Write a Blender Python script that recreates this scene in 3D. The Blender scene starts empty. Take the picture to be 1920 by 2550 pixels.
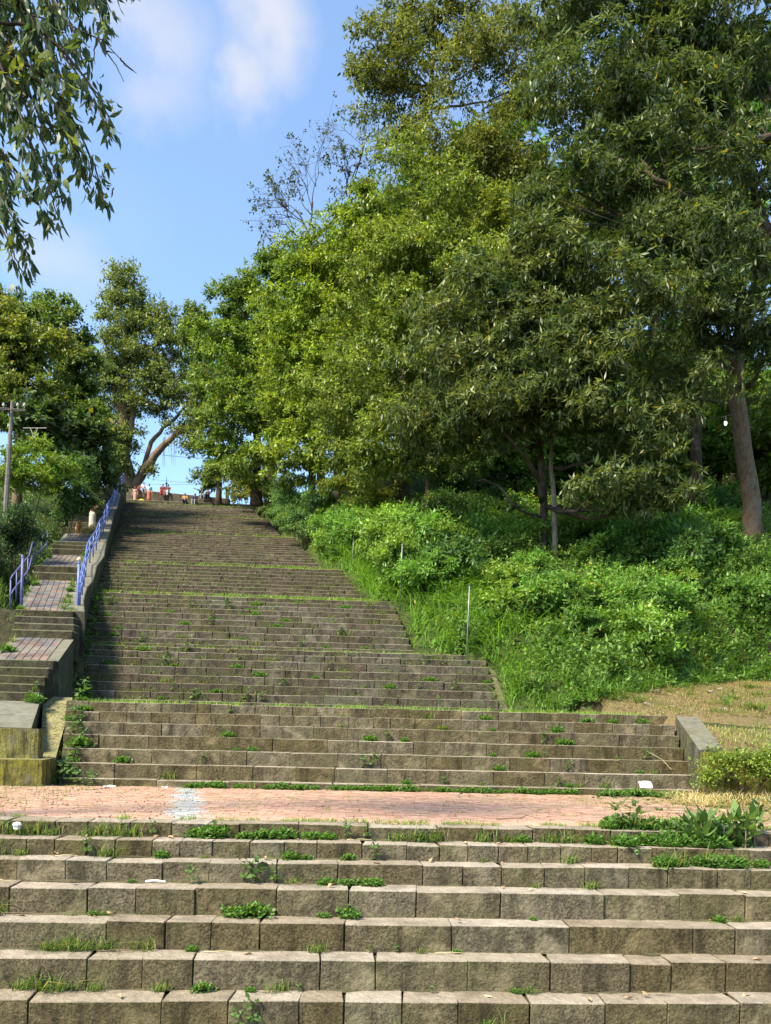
import bpy, math, random
import numpy as np
from mathutils import Matrix, Vector
R = np.random.default_rng(7)
random.seed(7)
scene = bpy.context.scene
COL = scene.collection

# ------------------------------------------------------------------ camera
F = 2100.0; PX, PY = 960.0, 1836.6          # focal length and principal point, in pixels of a 1920 x 2550 frame
PSI, RHO = math.radians(3.3), math.radians(1.32)
CAM = np.array([0.0, 0.0, 1.096])           # z = 0 is the brick landing
FW = np.array([math.sin(PSI), math.cos(PSI), 0.0]); RT = np.array([math.cos(PSI), -math.sin(PSI), 0.0]); UP = np.array([0, 0, 1.0])
cd = bpy.data.cameras.new('camera'); cam = bpy.data.objects.new('camera', cd); COL.objects.link(cam)
cd.sensor_fit = 'VERTICAL'; cd.sensor_height = 36.0; cd.sensor_width = 36.0 * 1920 / 2550
cd.lens = F / 2550 * 36.0
cd.shift_x = 0.0; cd.shift_y = (PY - 1275) / 2550
cd.clip_start = 0.1; cd.clip_end = 6000
cx = math.cos(RHO) * RT + math.sin(RHO) * UP; cy = -math.sin(RHO) * RT + math.cos(RHO) * UP; cz = -FW
m = Matrix.Identity(4)
for i in range(3):
    m[i][0], m[i][1], m[i][2], m[i][3] = cx[i], cy[i], cz[i], CAM[i]
cam.matrix_world = m
scene.camera = cam

def at(px, py, d):
    """world point at depth d (metres along the view axis) that the lens maps to px, py"""
    dx, dy = px - PX, py - PY
    a = dx * math.cos(RHO) + dy * math.sin(RHO); b = dx * math.sin(RHO) - dy * math.cos(RHO)
    return CAM + FW * d + RT * (a / F * d) + UP * (b / F * d)

# ------------------------------------------------------------------ world, sun, exposure
SUN_DIR = np.array([-0.52, -0.40, 0.75]); SUN_DIR = SUN_DIR / np.linalg.norm(SUN_DIR)
world = bpy.data.worlds.new('World'); scene.world = world; world.use_nodes = True
wn = world.node_tree; wn.nodes.clear()
def wnode(t, **k):
    n = wn.nodes.new(t)
    for a, v in k.items(): setattr(n, a, v)
    return n
sky = wnode('ShaderNodeTexSky', sky_type='NISHITA', sun_disc=False)
sky.sun_elevation = math.asin(SUN_DIR[2]); sky.sun_rotation = math.atan2(SUN_DIR[0], SUN_DIR[1])
sky.altitude = 60; sky.air_density = 1.0; sky.dust_density = 0.6; sky.ozone_density = 2.5
bg = wnode('ShaderNodeBackground'); bg.inputs[1].default_value = 0.136
wo = wnode('ShaderNodeOutputWorld')
tc = wnode('ShaderNodeTexCoord')
# clouds: soft banks given by direction, broken up by noise, and thin veils all round
def wmath(op, a, b=None, c=None):
    n = wnode('ShaderNodeMath', operation=op)
    for i, v in enumerate((a, b, c)):
        if v is None: continue
        if hasattr(v, 'default_value') or hasattr(v, 'links'): wn.links.new(v, n.inputs[i])
        else: n.inputs[i].default_value = v
    return n.outputs[0]
nz = wnode('ShaderNodeTexNoise'); nz.inputs['Scale'].default_value = 5.0; nz.inputs['Detail'].default_value = 4; nz.inputs['Roughness'].default_value = 0.55
wn.links.new(tc.outputs['Generated'], nz.inputs['Vector'])
nz2 = wnode('ShaderNodeTexNoise'); nz2.inputs['Scale'].default_value = 11.0; nz2.inputs['Detail'].default_value = 4; nz2.inputs['Roughness'].default_value = 0.6
wn.links.new(tc.outputs['Generated'], nz2.inputs['Vector'])
wv = wnode('ShaderNodeVectorMath', operation='MULTIPLY_ADD')
wn.links.new(nz2.outputs['Color'], wv.inputs[0]); wv.inputs[1].default_value = (0.10, 0.10, 0.10); wv.inputs[2].default_value = (-0.05, -0.05, -0.05)
wadd = wnode('ShaderNodeVectorMath', operation='ADD'); wn.links.new(tc.outputs['Generated'], wadd.inputs[0]); wn.links.new(wv.outputs[0], wadd.inputs[1])
tot = None
CLOUDS = [(365, 60, .05, .7), (390, 210, .04, .5), (660, 50, .045, .85), (590, 170, .035, .8), (150, 660, .05, .45), (300, 560, .09, .16)]
for (px, py, rad, amp) in CLOUDS:
    d = at(px, py, 100.0) - CAM; d = d / np.linalg.norm(d)
    dist = wnode('ShaderNodeVectorMath', operation='DISTANCE'); wn.links.new(wadd.outputs[0], dist.inputs[0]); dist.inputs[1].default_value = tuple(d)
    q = wmath('DIVIDE', dist.outputs['Value'], rad)
    e = wmath('MULTIPLY', wmath('EXPONENT', wmath('MULTIPLY', wmath('MULTIPLY', q, q), -1.0)), amp)
    tot = e if tot is None else wmath('MAXIMUM', tot, e)
veil = wmath('MULTIPLY', wmath('MAXIMUM', wmath('SUBTRACT', nz.outputs['Fac'], 0.60), 0.0), 1.2)
nb = wmath('MULTIPLY_ADD', nz2.outputs['Fac'], 0.9, 0.5)
cl = wnode('ShaderNodeClamp'); wn.links.new(wmath('ADD', wmath('MULTIPLY', tot, nb), veil), cl.inputs[0]); cl.inputs[1].default_value = 0.10; cl.inputs[2].default_value = 0.8
# skylight filtered a little towards clear evening blue, as the photograph's sky is
tint = wnode('ShaderNodeMixRGB', blend_type='MULTIPLY'); tint.inputs[0].default_value = 1.0; tint.inputs[2].default_value = (0.85, 0.97, 1.01, 1)
wn.links.new(sky.outputs[0], tint.inputs[1])
cm = wnode('ShaderNodeMixRGB'); cm.inputs[2].default_value = (2.6, 2.55, 2.62, 1)
wn.links.new(cl.outputs[0], cm.inputs[0]); wn.links.new(tint.outputs[0], cm.inputs[1])
wn.links.new(cm.outputs[0], bg.inputs[0]); wn.links.new(bg.outputs[0], wo.inputs[0])

sd = bpy.data.lights.new('sun', 'SUN'); sd.energy = 4.6; sd.angle = math.radians(13.0); sd.color = (1.0, 0.88, 0.68)
sun = bpy.data.objects.new('sun', sd); COL.objects.link(sun)
sun.rotation_euler = Vector(tuple(SUN_DIR)).to_track_quat('Z', 'Y').to_euler(); sun.location = (-30, -20, 60)
scene.view_settings.view_transform = 'Standard'; scene.view_settings.look = 'None'
scene.view_settings.exposure = 1.42; scene.view_settings.gamma = 1.0; scene.view_settings.use_curve_mapping = False
scene.render.engine = 'CYCLES'
scene.cycles.max_bounces = 4; scene.cycles.diffuse_bounces = 3; scene.cycles.glossy_bounces = 2; scene.cycles.transmission_bounces = 2

# ------------------------------------------------------------------ helpers
def link(name, me, parent=None, **props):
    o = bpy.data.objects.new(name, me); COL.objects.link(o)
    if parent is not None: o.parent = parent
    for k, v in props.items(): o[k] = v
    return o
def tag(o, label, cat, group=None, kind=None):
    o['label'] = label; o['category'] = cat
    if group: o['group'] = group
    if kind: o['kind'] = kind
    return o
def empty(name, loc, label, cat, group=None, rz=0.0):
    o = bpy.data.objects.new(name, None); COL.objects.link(o); o.location = tuple(float(v) for v in loc); o.rotation_euler = (0, 0, rz)
    o.empty_display_size = 0.2
    tag(o, label, cat, group); return o

class MB:
    """collects verts / faces (quads or tris) and an optional per-face tint, builds one mesh object"""
    def __init__(s): s.v = []; s.f = []; s.n = 0; s.c = []; s.mi = []
    def add(s, verts, faces, col=None, mi=0):
        verts = np.asarray(verts, dtype=np.float64).reshape(-1, 3)
        s.v.append(verts)
        for f in faces: s.f.append(tuple(int(i) + s.n for i in f)); s.mi.append(mi)
        if col is not None: s.c.append(np.repeat(np.asarray(col, float).reshape(1, 3), len(verts), 0))
        s.n += len(verts)
    def mesh(s, name, mats, smooth=False):
        me = bpy.data.meshes.new(name)
        V = np.concatenate(s.v) if s.v else np.zeros((0, 3))
        me.from_pydata(V.tolist(), [], s.f); me.update()
        if not isinstance(mats, (list, tuple)): mats = [mats]
        if s.c and sum(len(c) for c in s.c) == len(V):
            ca = me.attributes.new('tint', 'FLOAT_COLOR', 'POINT'); ca.data.foreach_set('color', np.concatenate([np.concatenate(s.c), np.ones((len(V), 1))], 1).astype(np.float32).ravel())
        for mt in mats: me.materials.append(mt)
        if len(mats) > 1: me.polygons.foreach_set('material_index', s.mi)
        if smooth: me.polygons.foreach_set('use_smooth', [True] * len(me.polygons))
        return me
    def build(s, name, mats, parent=None, smooth=False, origin=None, **props):
        if origin is not None:
            s.v = [np.concatenate(s.v) - np.asarray(origin)]
        o = link(name, s.mesh(name, mats, smooth), parent, **props)
        if origin is not None: o.location = tuple(float(x) for x in origin)
        return o

def quads_mesh(name, V, Fq, mat, C=None, smooth=False):
    """fast mesh from (n,3) verts, (m,4) quads or (m,3) tris and per-vertex tint"""
    V = np.ascontiguousarray(V, dtype=np.float32); Fq = np.ascontiguousarray(Fq, dtype=np.int32)
    k = Fq.shape[1]
    me = bpy.data.meshes.new(name)
    me.vertices.add(len(V)); me.vertices.foreach_set('co', V.ravel())
    me.loops.add(Fq.size); me.loops.foreach_set('vertex_index', Fq.ravel())
    me.polygons.add(len(Fq)); me.polygons.foreach_set('loop_start', np.arange(0, Fq.size, k, dtype=np.int32))
    try: me.polygons.foreach_set('loop_total', np.full(len(Fq), k, dtype=np.int32))
    except Exception: pass
    if smooth: me.polygons.foreach_set('use_smooth', np.ones(len(Fq), dtype=bool))
    if C is not None:
        ca = me.attributes.new('tint', 'FLOAT_COLOR', 'POINT')
        ca.data.foreach_set('color', np.concatenate([C, np.ones((len(C), 1))], 1).astype(np.float32).ravel())
    me.materials.append(mat); me.update(calc_edges=True); me.validate()
    return me

def tube(mb, pts, rad, n=8, caps=True, col=None, mi=0):
    pts = np.asarray(pts, float); m_ = len(pts)
    rad = np.broadcast_to(np.asarray(rad, float), (m_,))
    tang = np.gradient(pts, axis=0); tang /= np.linalg.norm(tang, axis=1, keepdims=True) + 1e-9
    ref = np.array([0, 0, 1.0]) if abs(tang[0][2]) < 0.9 else np.array([1.0, 0, 0])
    a = np.cross(tang[0], ref); a /= np.linalg.norm(a)
    th = np.arange(n) * 2 * math.pi / n; V = []
    for i in range(m_):
        a = a - tang[i] * np.dot(a, tang[i]); a /= np.linalg.norm(a) + 1e-9
        b = np.cross(tang[i], a)
        V.append(pts[i] + rad[i] * (np.cos(th)[:, None] * a + np.sin(th)[:, None] * b))
    V = np.concatenate(V); Fs = []
    for i in range(m_ - 1):
        for j in range(n):
            k = (j + 1) % n
            Fs.append((i * n + j, i * n + k, (i + 1) * n + k, (i + 1) * n + j))
    if caps:
        Fs.append(tuple(range(n - 1, -1, -1))); Fs.append(tuple((m_ - 1) * n + j for j in range(n)))
    mb.add(V, Fs, col, mi)

def curve(pts, n):
    """smooth resampling of a polyline (Catmull-Rom)"""
    P = np.asarray(pts, float)
    P = np.concatenate([[2 * P[0] - P[1]], P, [2 * P[-1] - P[-2]]])
    out = []
    segs = len(P) - 3
    for t in np.linspace(0, segs - 1e-6, n):
        i = int(t); u = t - i; p0, p1, p2, p3 = P[i:i + 4]
        out.append(0.5 * ((2 * p1) + (-p0 + p2) * u + (2 * p0 - 5 * p1 + 4 * p2 - p3) * u * u + (-p0 + 3 * p1 - 3 * p2 + p3) * u ** 3))
    return np.array(out)

def box(mb, x0, x1, y0, y1, z0, z1, mi=0):
    v = [(x0, y0, z0), (x1, y0, z0), (x1, y1, z0), (x0, y1, z0), (x0, y0, z1), (x1, y0, z1), (x1, y1, z1), (x0, y1, z1)]
    mb.add(v, [(0, 3, 2, 1), (4, 5, 6, 7), (0, 1, 5, 4), (1, 2, 6, 5), (2, 3, 7, 6), (3, 0, 4, 7)], mi=mi)

CB_F = None
def chamfer_box(mb, corners, c, jit=0.0, rng=R):
    """box given by its 8 corners (bottom ring 0-3 anticlockwise, top ring 4-7), every edge chamfered by about c: 44 triangles"""
    P = np.asarray(corners, float) + (rng.uniform(-jit, jit, (8, 3)) if jit else 0)
    ctr = P.mean(0)
    nb = {0: (1, 3, 4), 1: (0, 2, 5), 2: (1, 3, 6), 3: (0, 2, 7), 4: (5, 7, 0), 5: (4, 6, 1), 6: (5, 7, 2), 7: (4, 6, 3)}
    faces = [(0, 3, 2, 1), (4, 5, 6, 7), (0, 1, 5, 4), (1, 2, 6, 5), (2, 3, 7, 6), (3, 0, 4, 7)]
    V = []; idx = {}
    cc = np.broadcast_to(np.asarray(c, float), (8,)) if np.ndim(c) else np.full(8, c) * rng.uniform(0.6, 1.5, 8)
    for fi, f in enumerate(faces):
        for q in range(4):
            v = f[q]; a = P[f[q - 1]] - P[v]; b = P[f[(q + 1) % 4]] - P[v]
            idx[(fi, v)] = len(V)
            V.append(P[v] + cc[v] * a / (np.linalg.norm(a) + 1e-9) + cc[v] * b / (np.linalg.norm(b) + 1e-9))
    Fs = [tuple(idx[(fi, v)] for v in f) for fi, f in enumerate(faces)]
    edge = {}
    for fi, f in enumerate(faces):
        for q in range(4): edge.setdefault(frozenset((f[q], f[(q + 1) % 4])), []).append((fi, f[q], f[(q + 1) % 4]))
    for (f1, a, b), (f2, _, _) in edge.values():
        Fs.append((idx[(f1, b)], idx[(f1, a)], idx[(f2, a)], idx[(f2, b)]))
    for v in range(8):
        fs = [fi for fi, f in enumerate(faces) if v in f]
        t = [idx[(fi, v)] for fi in fs]
        nrm = np.cross(V[t[1]] - V[t[0]], V[t[2]] - V[t[0]])
        if np.dot(nrm, P[v] - ctr) < 0: t = t[::-1]
        Fs.append(tuple(t))
    mb.add(V, Fs)

def unit(v): return v / (np.linalg.norm(v, axis=-1, keepdims=True) + 1e-9)
def sm(x, a, b):
    t = np.clip((np.asarray(x, float) - a) / (b - a), 0, 1); return t * t * (3 - 2 * t)

def vnoise(x, y, s=1.0, seed=0):
    """cheap smooth 2-D noise, about -1..1"""
    x = np.asarray(x, float) / s; y = np.asarray(y, float) / s
    return (np.sin(1.7 * x + 2.3 * y + seed) * np.cos(2.1 * y - 1.3 * x + 1.7 * seed) + 0.6 * np.sin(3.9 * x - 1.1 * y + 2.7 * seed) * np.cos(3.1 * y + 0.7 * x + seed)
            + 0.35 * np.sin(7.3 * x + 5.1 * y + 0.3 * seed)) / 1.6

# ------------------------------------------------------------------ materials
def mat(name):
    m_ = bpy.data.materials.new(name); m_.use_nodes = True
    nt = m_.node_tree; nt.nodes.clear()
    o = nt.nodes.new('ShaderNodeOutputMaterial'); p = nt.nodes.new('ShaderNodeBsdfPrincipled')
    nt.links.new(p.outputs[0], o.inputs[0]); return m_, nt, p, o
def noise(nt, vec, scale, detail=5, rough=0.6):
    n = nt.nodes.new('ShaderNodeTexNoise'); n.inputs['Scale'].default_value = scale; n.inputs['Detail'].default_value = detail; n.inputs['Roughness'].default_value = rough
    if vec is not None: nt.links.new(vec, n.inputs['Vector'])
    return n.outputs['Fac']
def ramp(nt, fac, stops):
    n = nt.nodes.new('ShaderNodeValToRGB'); els = n.color_ramp.elements
    while len(els) < len(stops): els.new(0.5)
    for e, (p, c) in zip(els, stops): e.position = p; e.color = (*c, 1) if len(c) == 3 else c
    nt.links.new(fac, n.inputs[0]); return n.outputs[0]
def mix(nt, fac, a, b, mode='MIX'):
    n = nt.nodes.new('ShaderNodeMixRGB'); n.blend_type = mode
    for s_, v in ((0, fac), (1, a), (2, b)):
        if hasattr(v, 'links'): nt.links.new(v, n.inputs[s_])
        elif isinstance(v, (tuple, list)): n.inputs[s_].default_value = (*v, 1)
        else: n.inputs[s_].default_value = v
    return n.outputs[0]
def mth(nt, op, a, b=0.0, clamp=False):
    n = nt.nodes.new('ShaderNodeMath'); n.operation = op; n.use_clamp = clamp
    for i, v in enumerate((a, b)):
        if hasattr(v, 'links'): nt.links.new(v, n.inputs[i])
        else: n.inputs[i].default_value = v
    return n.outputs[0]
def maprange(nt, v, a, b, c=0.0, d=1.0):
    n = nt.nodes.new('ShaderNodeMapRange'); n.inputs[1].default_value = a; n.inputs[2].default_value = b; n.inputs[3].default_value = c; n.inputs[4].default_value = d
    nt.links.new(v, n.inputs[0]); return n.outputs[0]
def bump(nt, p, height, strength, dist):
    b = nt.nodes.new('ShaderNodeBump'); b.inputs['Strength'].default_value = strength; b.inputs['Distance'].default_value = dist
    nt.links.new(height, b.inputs['Height']); nt.links.new(b.outputs[0], p.inputs['Normal']); return b
def posn(nt):
    g = nt.nodes.new('ShaderNodeNewGeometry'); return g.outputs['Position'], g.outputs['Normal']
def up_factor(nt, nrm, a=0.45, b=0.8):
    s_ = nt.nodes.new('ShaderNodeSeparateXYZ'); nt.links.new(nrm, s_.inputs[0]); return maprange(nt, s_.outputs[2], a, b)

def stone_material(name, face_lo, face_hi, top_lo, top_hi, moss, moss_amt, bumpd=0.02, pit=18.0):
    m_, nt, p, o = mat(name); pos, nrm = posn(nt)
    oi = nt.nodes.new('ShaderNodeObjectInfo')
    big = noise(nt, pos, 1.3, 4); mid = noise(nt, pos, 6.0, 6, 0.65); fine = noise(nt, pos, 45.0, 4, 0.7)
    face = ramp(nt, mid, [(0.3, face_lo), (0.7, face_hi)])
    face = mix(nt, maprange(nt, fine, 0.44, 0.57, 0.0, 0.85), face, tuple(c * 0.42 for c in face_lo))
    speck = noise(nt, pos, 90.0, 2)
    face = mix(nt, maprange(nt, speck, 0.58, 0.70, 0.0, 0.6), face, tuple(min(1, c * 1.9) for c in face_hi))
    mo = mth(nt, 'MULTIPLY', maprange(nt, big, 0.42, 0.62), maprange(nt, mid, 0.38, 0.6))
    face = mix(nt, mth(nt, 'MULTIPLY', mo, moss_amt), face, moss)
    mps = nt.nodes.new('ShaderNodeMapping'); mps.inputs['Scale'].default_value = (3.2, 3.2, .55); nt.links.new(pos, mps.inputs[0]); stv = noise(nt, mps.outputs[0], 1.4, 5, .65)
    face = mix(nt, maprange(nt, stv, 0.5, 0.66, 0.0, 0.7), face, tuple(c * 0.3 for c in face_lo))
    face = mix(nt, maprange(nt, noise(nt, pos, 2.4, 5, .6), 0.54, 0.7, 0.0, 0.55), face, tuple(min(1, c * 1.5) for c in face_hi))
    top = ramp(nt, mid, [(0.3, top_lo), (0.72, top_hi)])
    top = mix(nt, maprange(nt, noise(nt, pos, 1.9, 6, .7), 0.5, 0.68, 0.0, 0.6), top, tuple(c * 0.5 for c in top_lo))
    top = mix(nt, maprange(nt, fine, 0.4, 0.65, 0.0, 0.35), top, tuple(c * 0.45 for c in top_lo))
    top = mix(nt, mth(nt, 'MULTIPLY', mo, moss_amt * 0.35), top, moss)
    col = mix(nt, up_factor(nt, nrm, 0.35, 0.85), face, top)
    if name == 'mossy_concrete':
        mp = nt.nodes.new('ShaderNodeMapping'); mp.inputs['Scale'].default_value = (9, 9, .9); nt.links.new(pos, mp.inputs[0])
        dr_ = noise(nt, mp.outputs[0], 1.6, 5, .7); col = mix(nt, maprange(nt, dr_, .48, .62, 0, .85), col, (.025, .022, .012)); col = mix(nt, maprange(nt, noise(nt, pos, 3.5, 5, .7), .52, .66, 0, .7), col, (.13, .12, .085))
    hue = nt.nodes.new('ShaderNodeHueSaturation'); nt.links.new(col, hue.inputs['Color'])
    nt.links.new(maprange(nt, oi.outputs['Random'], 0, 1, 0.80, 1.15), hue.inputs['Value'])
    nt.links.new(maprange(nt, oi.outputs['Random'], 0, 1, 1.15, 0.8), hue.inputs['Saturation'])
    nt.links.new(hue.outputs[0], p.inputs['Base Color']); p.inputs['Roughness'].default_value = 0.92; p.inputs['Specular IOR Level'].default_value = 0.2
    vo = nt.nodes.new('ShaderNodeTexVoronoi'); vo.inputs['Scale'].default_value = pit; nt.links.new(pos, vo.inputs['Vector'])
    h = mth(nt, 'ADD', mth(nt, 'MULTIPLY', mid, 0.9), mth(nt, 'ADD', mth(nt, 'MULTIPLY', fine, 0.55), mth(nt, 'MULTIPLY', vo.outputs[0], 0.35)))
    bump(nt, p, h, 0.9, bumpd); return m_

M = {}
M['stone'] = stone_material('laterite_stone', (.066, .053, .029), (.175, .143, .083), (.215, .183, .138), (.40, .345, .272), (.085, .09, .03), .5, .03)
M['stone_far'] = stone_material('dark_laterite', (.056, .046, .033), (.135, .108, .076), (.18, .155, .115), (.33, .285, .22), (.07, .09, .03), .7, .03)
M['core'] = stone_material('dark_bedding', (.03, .027, .02), (.06, .052, .04), (.06, .055, .04), (.10, .09, .06), (.05, .07, .02), .5)
M['concrete'] = stone_material('weathered_concrete', (.05, .046, .03), (.12, .112, .08), (.10, .098, .07), (.19, .18, .14), (.085, .095, .025), .75, .012, 8)
M['mossy'] = stone_material('mossy_concrete', (.10, .10, .03), (.22, .20, .05), (.20, .19, .07), (.32, .30, .16), (.20, .19, .02), .9, .03, 10)
M['darkstep'] = stone_material('dark_damp_steps', (.028, .024, .015), (.075, .065, .038), (.09, .09, .05), (.17, .16, .10), (.06, .075, .015), .6, .03)

def brick_material(name, lo, hi):
    m_, nt, p, o = mat(name); pos, nrm = posn(nt); oi = nt.nodes.new('ShaderNodeObjectInfo')
    a = noise(nt, pos, 7.0, 5); b = noise(nt, pos, 60.0, 3); c_ = noise(nt, pos, 0.9, 4)
    col = ramp(nt, a, [(0.3, lo), (0.7, hi)])
    at_ = nt.nodes.new('ShaderNodeAttribute'); at_.attribute_name = 'tint'
    col = mix(nt, 1.0, col, at_.outputs['Color'], 'MULTIPLY')
    col = mix(nt, maprange(nt, b, 0.45, 0.7, 0, 0.5), col, tuple(x * 0.5 for x in lo))
    col = mix(nt, mth(nt, 'MULTIPLY', maprange(nt, c_, 0.45, 0.62), 0.4), col, (.30, .24, .17)); col = mix(nt, maprange(nt, noise(nt, pos, 2.6, 6, .7), .54, .70, 0, .45), col, (.22, .18, .11))
    nt.links.new(col, p.inputs['Base Color']); p.inputs['Roughness'].default_value = 0.9; p.inputs['Specular IOR Level'].default_value = 0.2
    bump(nt, p, b, 0.5, 0.004); return m_
M['pink_rubble'] = stone_material('pink_rubble', (.28,.17,.12), (.46,.30,.22), (.4,.3,.22), (.5,.4,.3), (.12,.13,.05), .3)
M['red_brick'] = brick_material('faded_red_paver', (.36, .205, .145), (.51, .32, .24))
M['grey_brick'] = brick_material('grey_paver', (.27, .275, .275), (.42, .425, .42))
M['dark_brick'] = brick_material('dark_grey_paver', (.055, .055, .062), (.11, .11, .12))
M['dull_brick'] = brick_material('dull_red_paver', (.085, .058, .052), (.16, .108, .096))

def soil_material():
    m_, nt, p, o = mat('soil_and_litter'); pos, nrm = posn(nt)
    a = noise(nt, pos, 0.5, 5); b = noise(nt, pos, 4.0, 6); c_ = noise(nt, pos, 30.0, 4)
    col = ramp(nt, b, [(0.3, (.022, .034, .010)), (0.6, (.045, .062, .018)), (0.8, (.08, .075, .03))])
    dry = ramp(nt, c_, [(0.3, (.075, .062, .03)), (0.6, (.16, .125, .065)), (0.8, (.26, .215, .125))])
    dry = mix(nt, maprange(nt, b, .46, .58, 0, .75), dry, (.085, .085, .03))
    at_ = nt.nodes.new('ShaderNodeAttribute'); at_.attribute_name = 'tint'
    s_ = nt.nodes.new('ShaderNodeSeparateColor'); nt.links.new(at_.outputs['Color'], s_.inputs[0])
    red = ramp(nt, b, [(0.35, (.20, .11, .06)), (0.7, (.31, .18, .10))])
    col = mix(nt, s_.outputs[0], col, dry); col = mix(nt, mth(nt, 'MULTIPLY', s_.outputs[1], maprange(nt, a, 0.35, 0.6)), col, red)
    nt.links.new(col, p.inputs['Base Color']); p.inputs['Roughness'].default_value = 0.95; p.inputs['Specular IOR Level'].default_value = 0.1
    bump(nt, p, mth(nt, 'ADD', b, mth(nt, 'MULTIPLY', c_, 0.5)), 0.9, 0.06); return m_
M['soil'] = soil_material()
M['soil_dark'] = stone_material('packed_dirt', (.04, .035, .018), (.10, .085, .045), (.05, .048, .02), (.12, .105, .06), (.06, .09, .02), .7, .02, 40)

def leaf_material(name, rough=0.42, trans=0.3, spec=0.5):
    m_, nt, p, o = mat(name)
    at_ = nt.nodes.new('ShaderNodeAttribute'); at_.attribute_name = 'tint'
    nt.links.new(at_.outputs['Color'], p.inputs['Base Color']); p.inputs['Roughness'].default_value = rough; p.inputs['Specular IOR Level'].default_value = spec
    t = nt.nodes.new('ShaderNodeBsdfTranslucent')
    tint_ = mix(nt, 1.0, at_.outputs['Color'], (1.5, 1.55, .55), 'MULTIPLY'); nt.links.new(tint_, t.inputs[0])
    ms = nt.nodes.new('ShaderNodeMixShader'); ms.inputs[0].default_value = trans
    nt.links.new(p.outputs[0], ms.inputs[1]); nt.links.new(t.outputs[0], ms.inputs[2]); nt.links.new(ms.outputs[0], o.inputs[0])
    return m_
M['leaf'] = leaf_material('leaf', 0.45, 0.34, 0.25)
M['gloss_leaf'] = leaf_material('glossy_leaf', 0.40, 0.30, 0.30)
M['grass'] = leaf_material('grass_blade', 0.5, 0.38, 0.2)

def bark_material(name, lo, hi, sc=1.0):
    m_, nt, p, o = mat(name); pos, nrm = posn(nt)
    mp = nt.nodes.new('ShaderNodeMapping'); mp.inputs['Scale'].default_value = (5 * sc, 5 * sc, 1.6 * sc); nt.links.new(pos, mp.inputs[0])
    a = noise(nt, mp.outputs[0], 2.2, 6, 0.7); b = noise(nt, pos, 1.1, 4); c_ = noise(nt, pos, 22, 3)
    col = ramp(nt, a, [(0.3, lo), (0.68, hi)]); col = mix(nt, maprange(nt, b, 0.54, 0.64, 0, 0.35), col, (.26, .23, .18))
    col = mix(nt, maprange(nt, c_, 0.5, 0.7, 0, 0.5), col, tuple(x * 0.5 for x in lo))
    nt.links.new(col, p.inputs['Base Color']); p.inputs['Roughness'].default_value = 0.9; p.inputs['Specular IOR Level'].default_value = 0.15
    bump(nt, p, mth(nt, 'ADD', a, mth(nt, 'MULTIPLY', c_, 0.4)), 0.9, 0.05); return m_
M['bark'] = bark_material('grey_brown_bark', (.085, .055, .035), (.24, .165, .105))
M['bark_dark'] = bark_material('dark_bark', (.03, .022, .017), (.10, .068, .05))
M['bark_pale'] = bark_material('pale_bark', (.14, .105, .07), (.33, .265, .19))

def plain(name, col, rough=0.6, metal=0.0, wear=0.25, sc=14.0, spec=0.4):
    m_, nt, p, o = mat(name); pos, nrm = posn(nt)
    a = noise(nt, pos, sc, 5, 0.65)
    nt.links.new(ramp(nt, a, [(0.3, tuple(c * (1 - wear) for c in col)), (0.7, tuple(min(1, c * (1 + wear * 0.6)) for c in col))]), p.inputs['Base Color'])
    p.inputs['Roughness'].default_value = rough; p.inputs['Metallic'].default_value = metal; p.inputs['Specular IOR Level'].default_value = spec
    return m_
M['blue_paint'] = plain('blue_violet_rail_paint', (.105, .155, .42), 0.4, 0, .25)
M['blue_dark'] = plain('dull_blue_paint', (.10, .105, .27), 0.5, 0, .35)
M['steel'] = plain('galvanised_pipe', (.22, .22, .22), 0.5, 0.4, .3)
M['pole_concrete'] = plain('pole_concrete', (.15, .13, .12), 0.9, 0, .4, 5.0)
M['ceramic'] = plain('white_ceramic', (.42, .38, .34), 0.3)
M['iron'] = plain('dark_iron', (.04, .04, .042), 0.5, 0.5)
M['globe'] = plain('yellowed_globe', (.62, .46, .24), 0.25, 0, .2, 9)
M['paper'] = plain('white_foam', (.62, .61, .58), 0.6, 0, .2)
M['twig'] = plain('dry_twig', (.20, .14, .09), 0.9)
M['straw'] = plain('dry_straw', (.50, .42, .24), 0.9)
M['wire'] = plain('wire', (.05, .05, .055), 0.6)
M['dry_leaf'] = plain('dry_leaf', (.36, .24, .13), 0.8, 0, .4)
M['skin'] = plain('skin', (.23, .115, .07), 0.5, 0, .1)
M['hair'] = plain('black_hair', (.012, .010, .010), 0.45, 0, .2)
for nm, c in {'cloth_blue': (.33, .48, .58), 'cloth_orange': (.42, .13, .08), 'cloth_pink': (.42, .22, .18), 'cloth_white': (.62, .62, .62), 'cloth_red': (.26, .05, .05),
              'cloth_tan': (.42, .24, .13), 'cloth_dark': (.025, .027, .04), 'cloth_maroon': (.15, .05, .05), 'cloth_navy': (.03, .035, .08), 'cloth_cream': (.60, .52, .40),
              'cloth_rose': (.55, .27, .25), 'cloth_yellow': (.80, .62, .03), 'dog_fur': (.36, .19, .09), 'cloth_grey': (.25, .26, .30)}.items():
    M[nm] = plain(nm, c, 0.85, 0, .18, 20, 0.1)
# ------------------------------------------------------------------ the stair profile: for each tread the depth (world Y of its nosing) and height
def row(px, py, d):
    p = at(px, py, d); return p[1], p[2]
FL = {}          # flight -> list of (Y, z)
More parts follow.
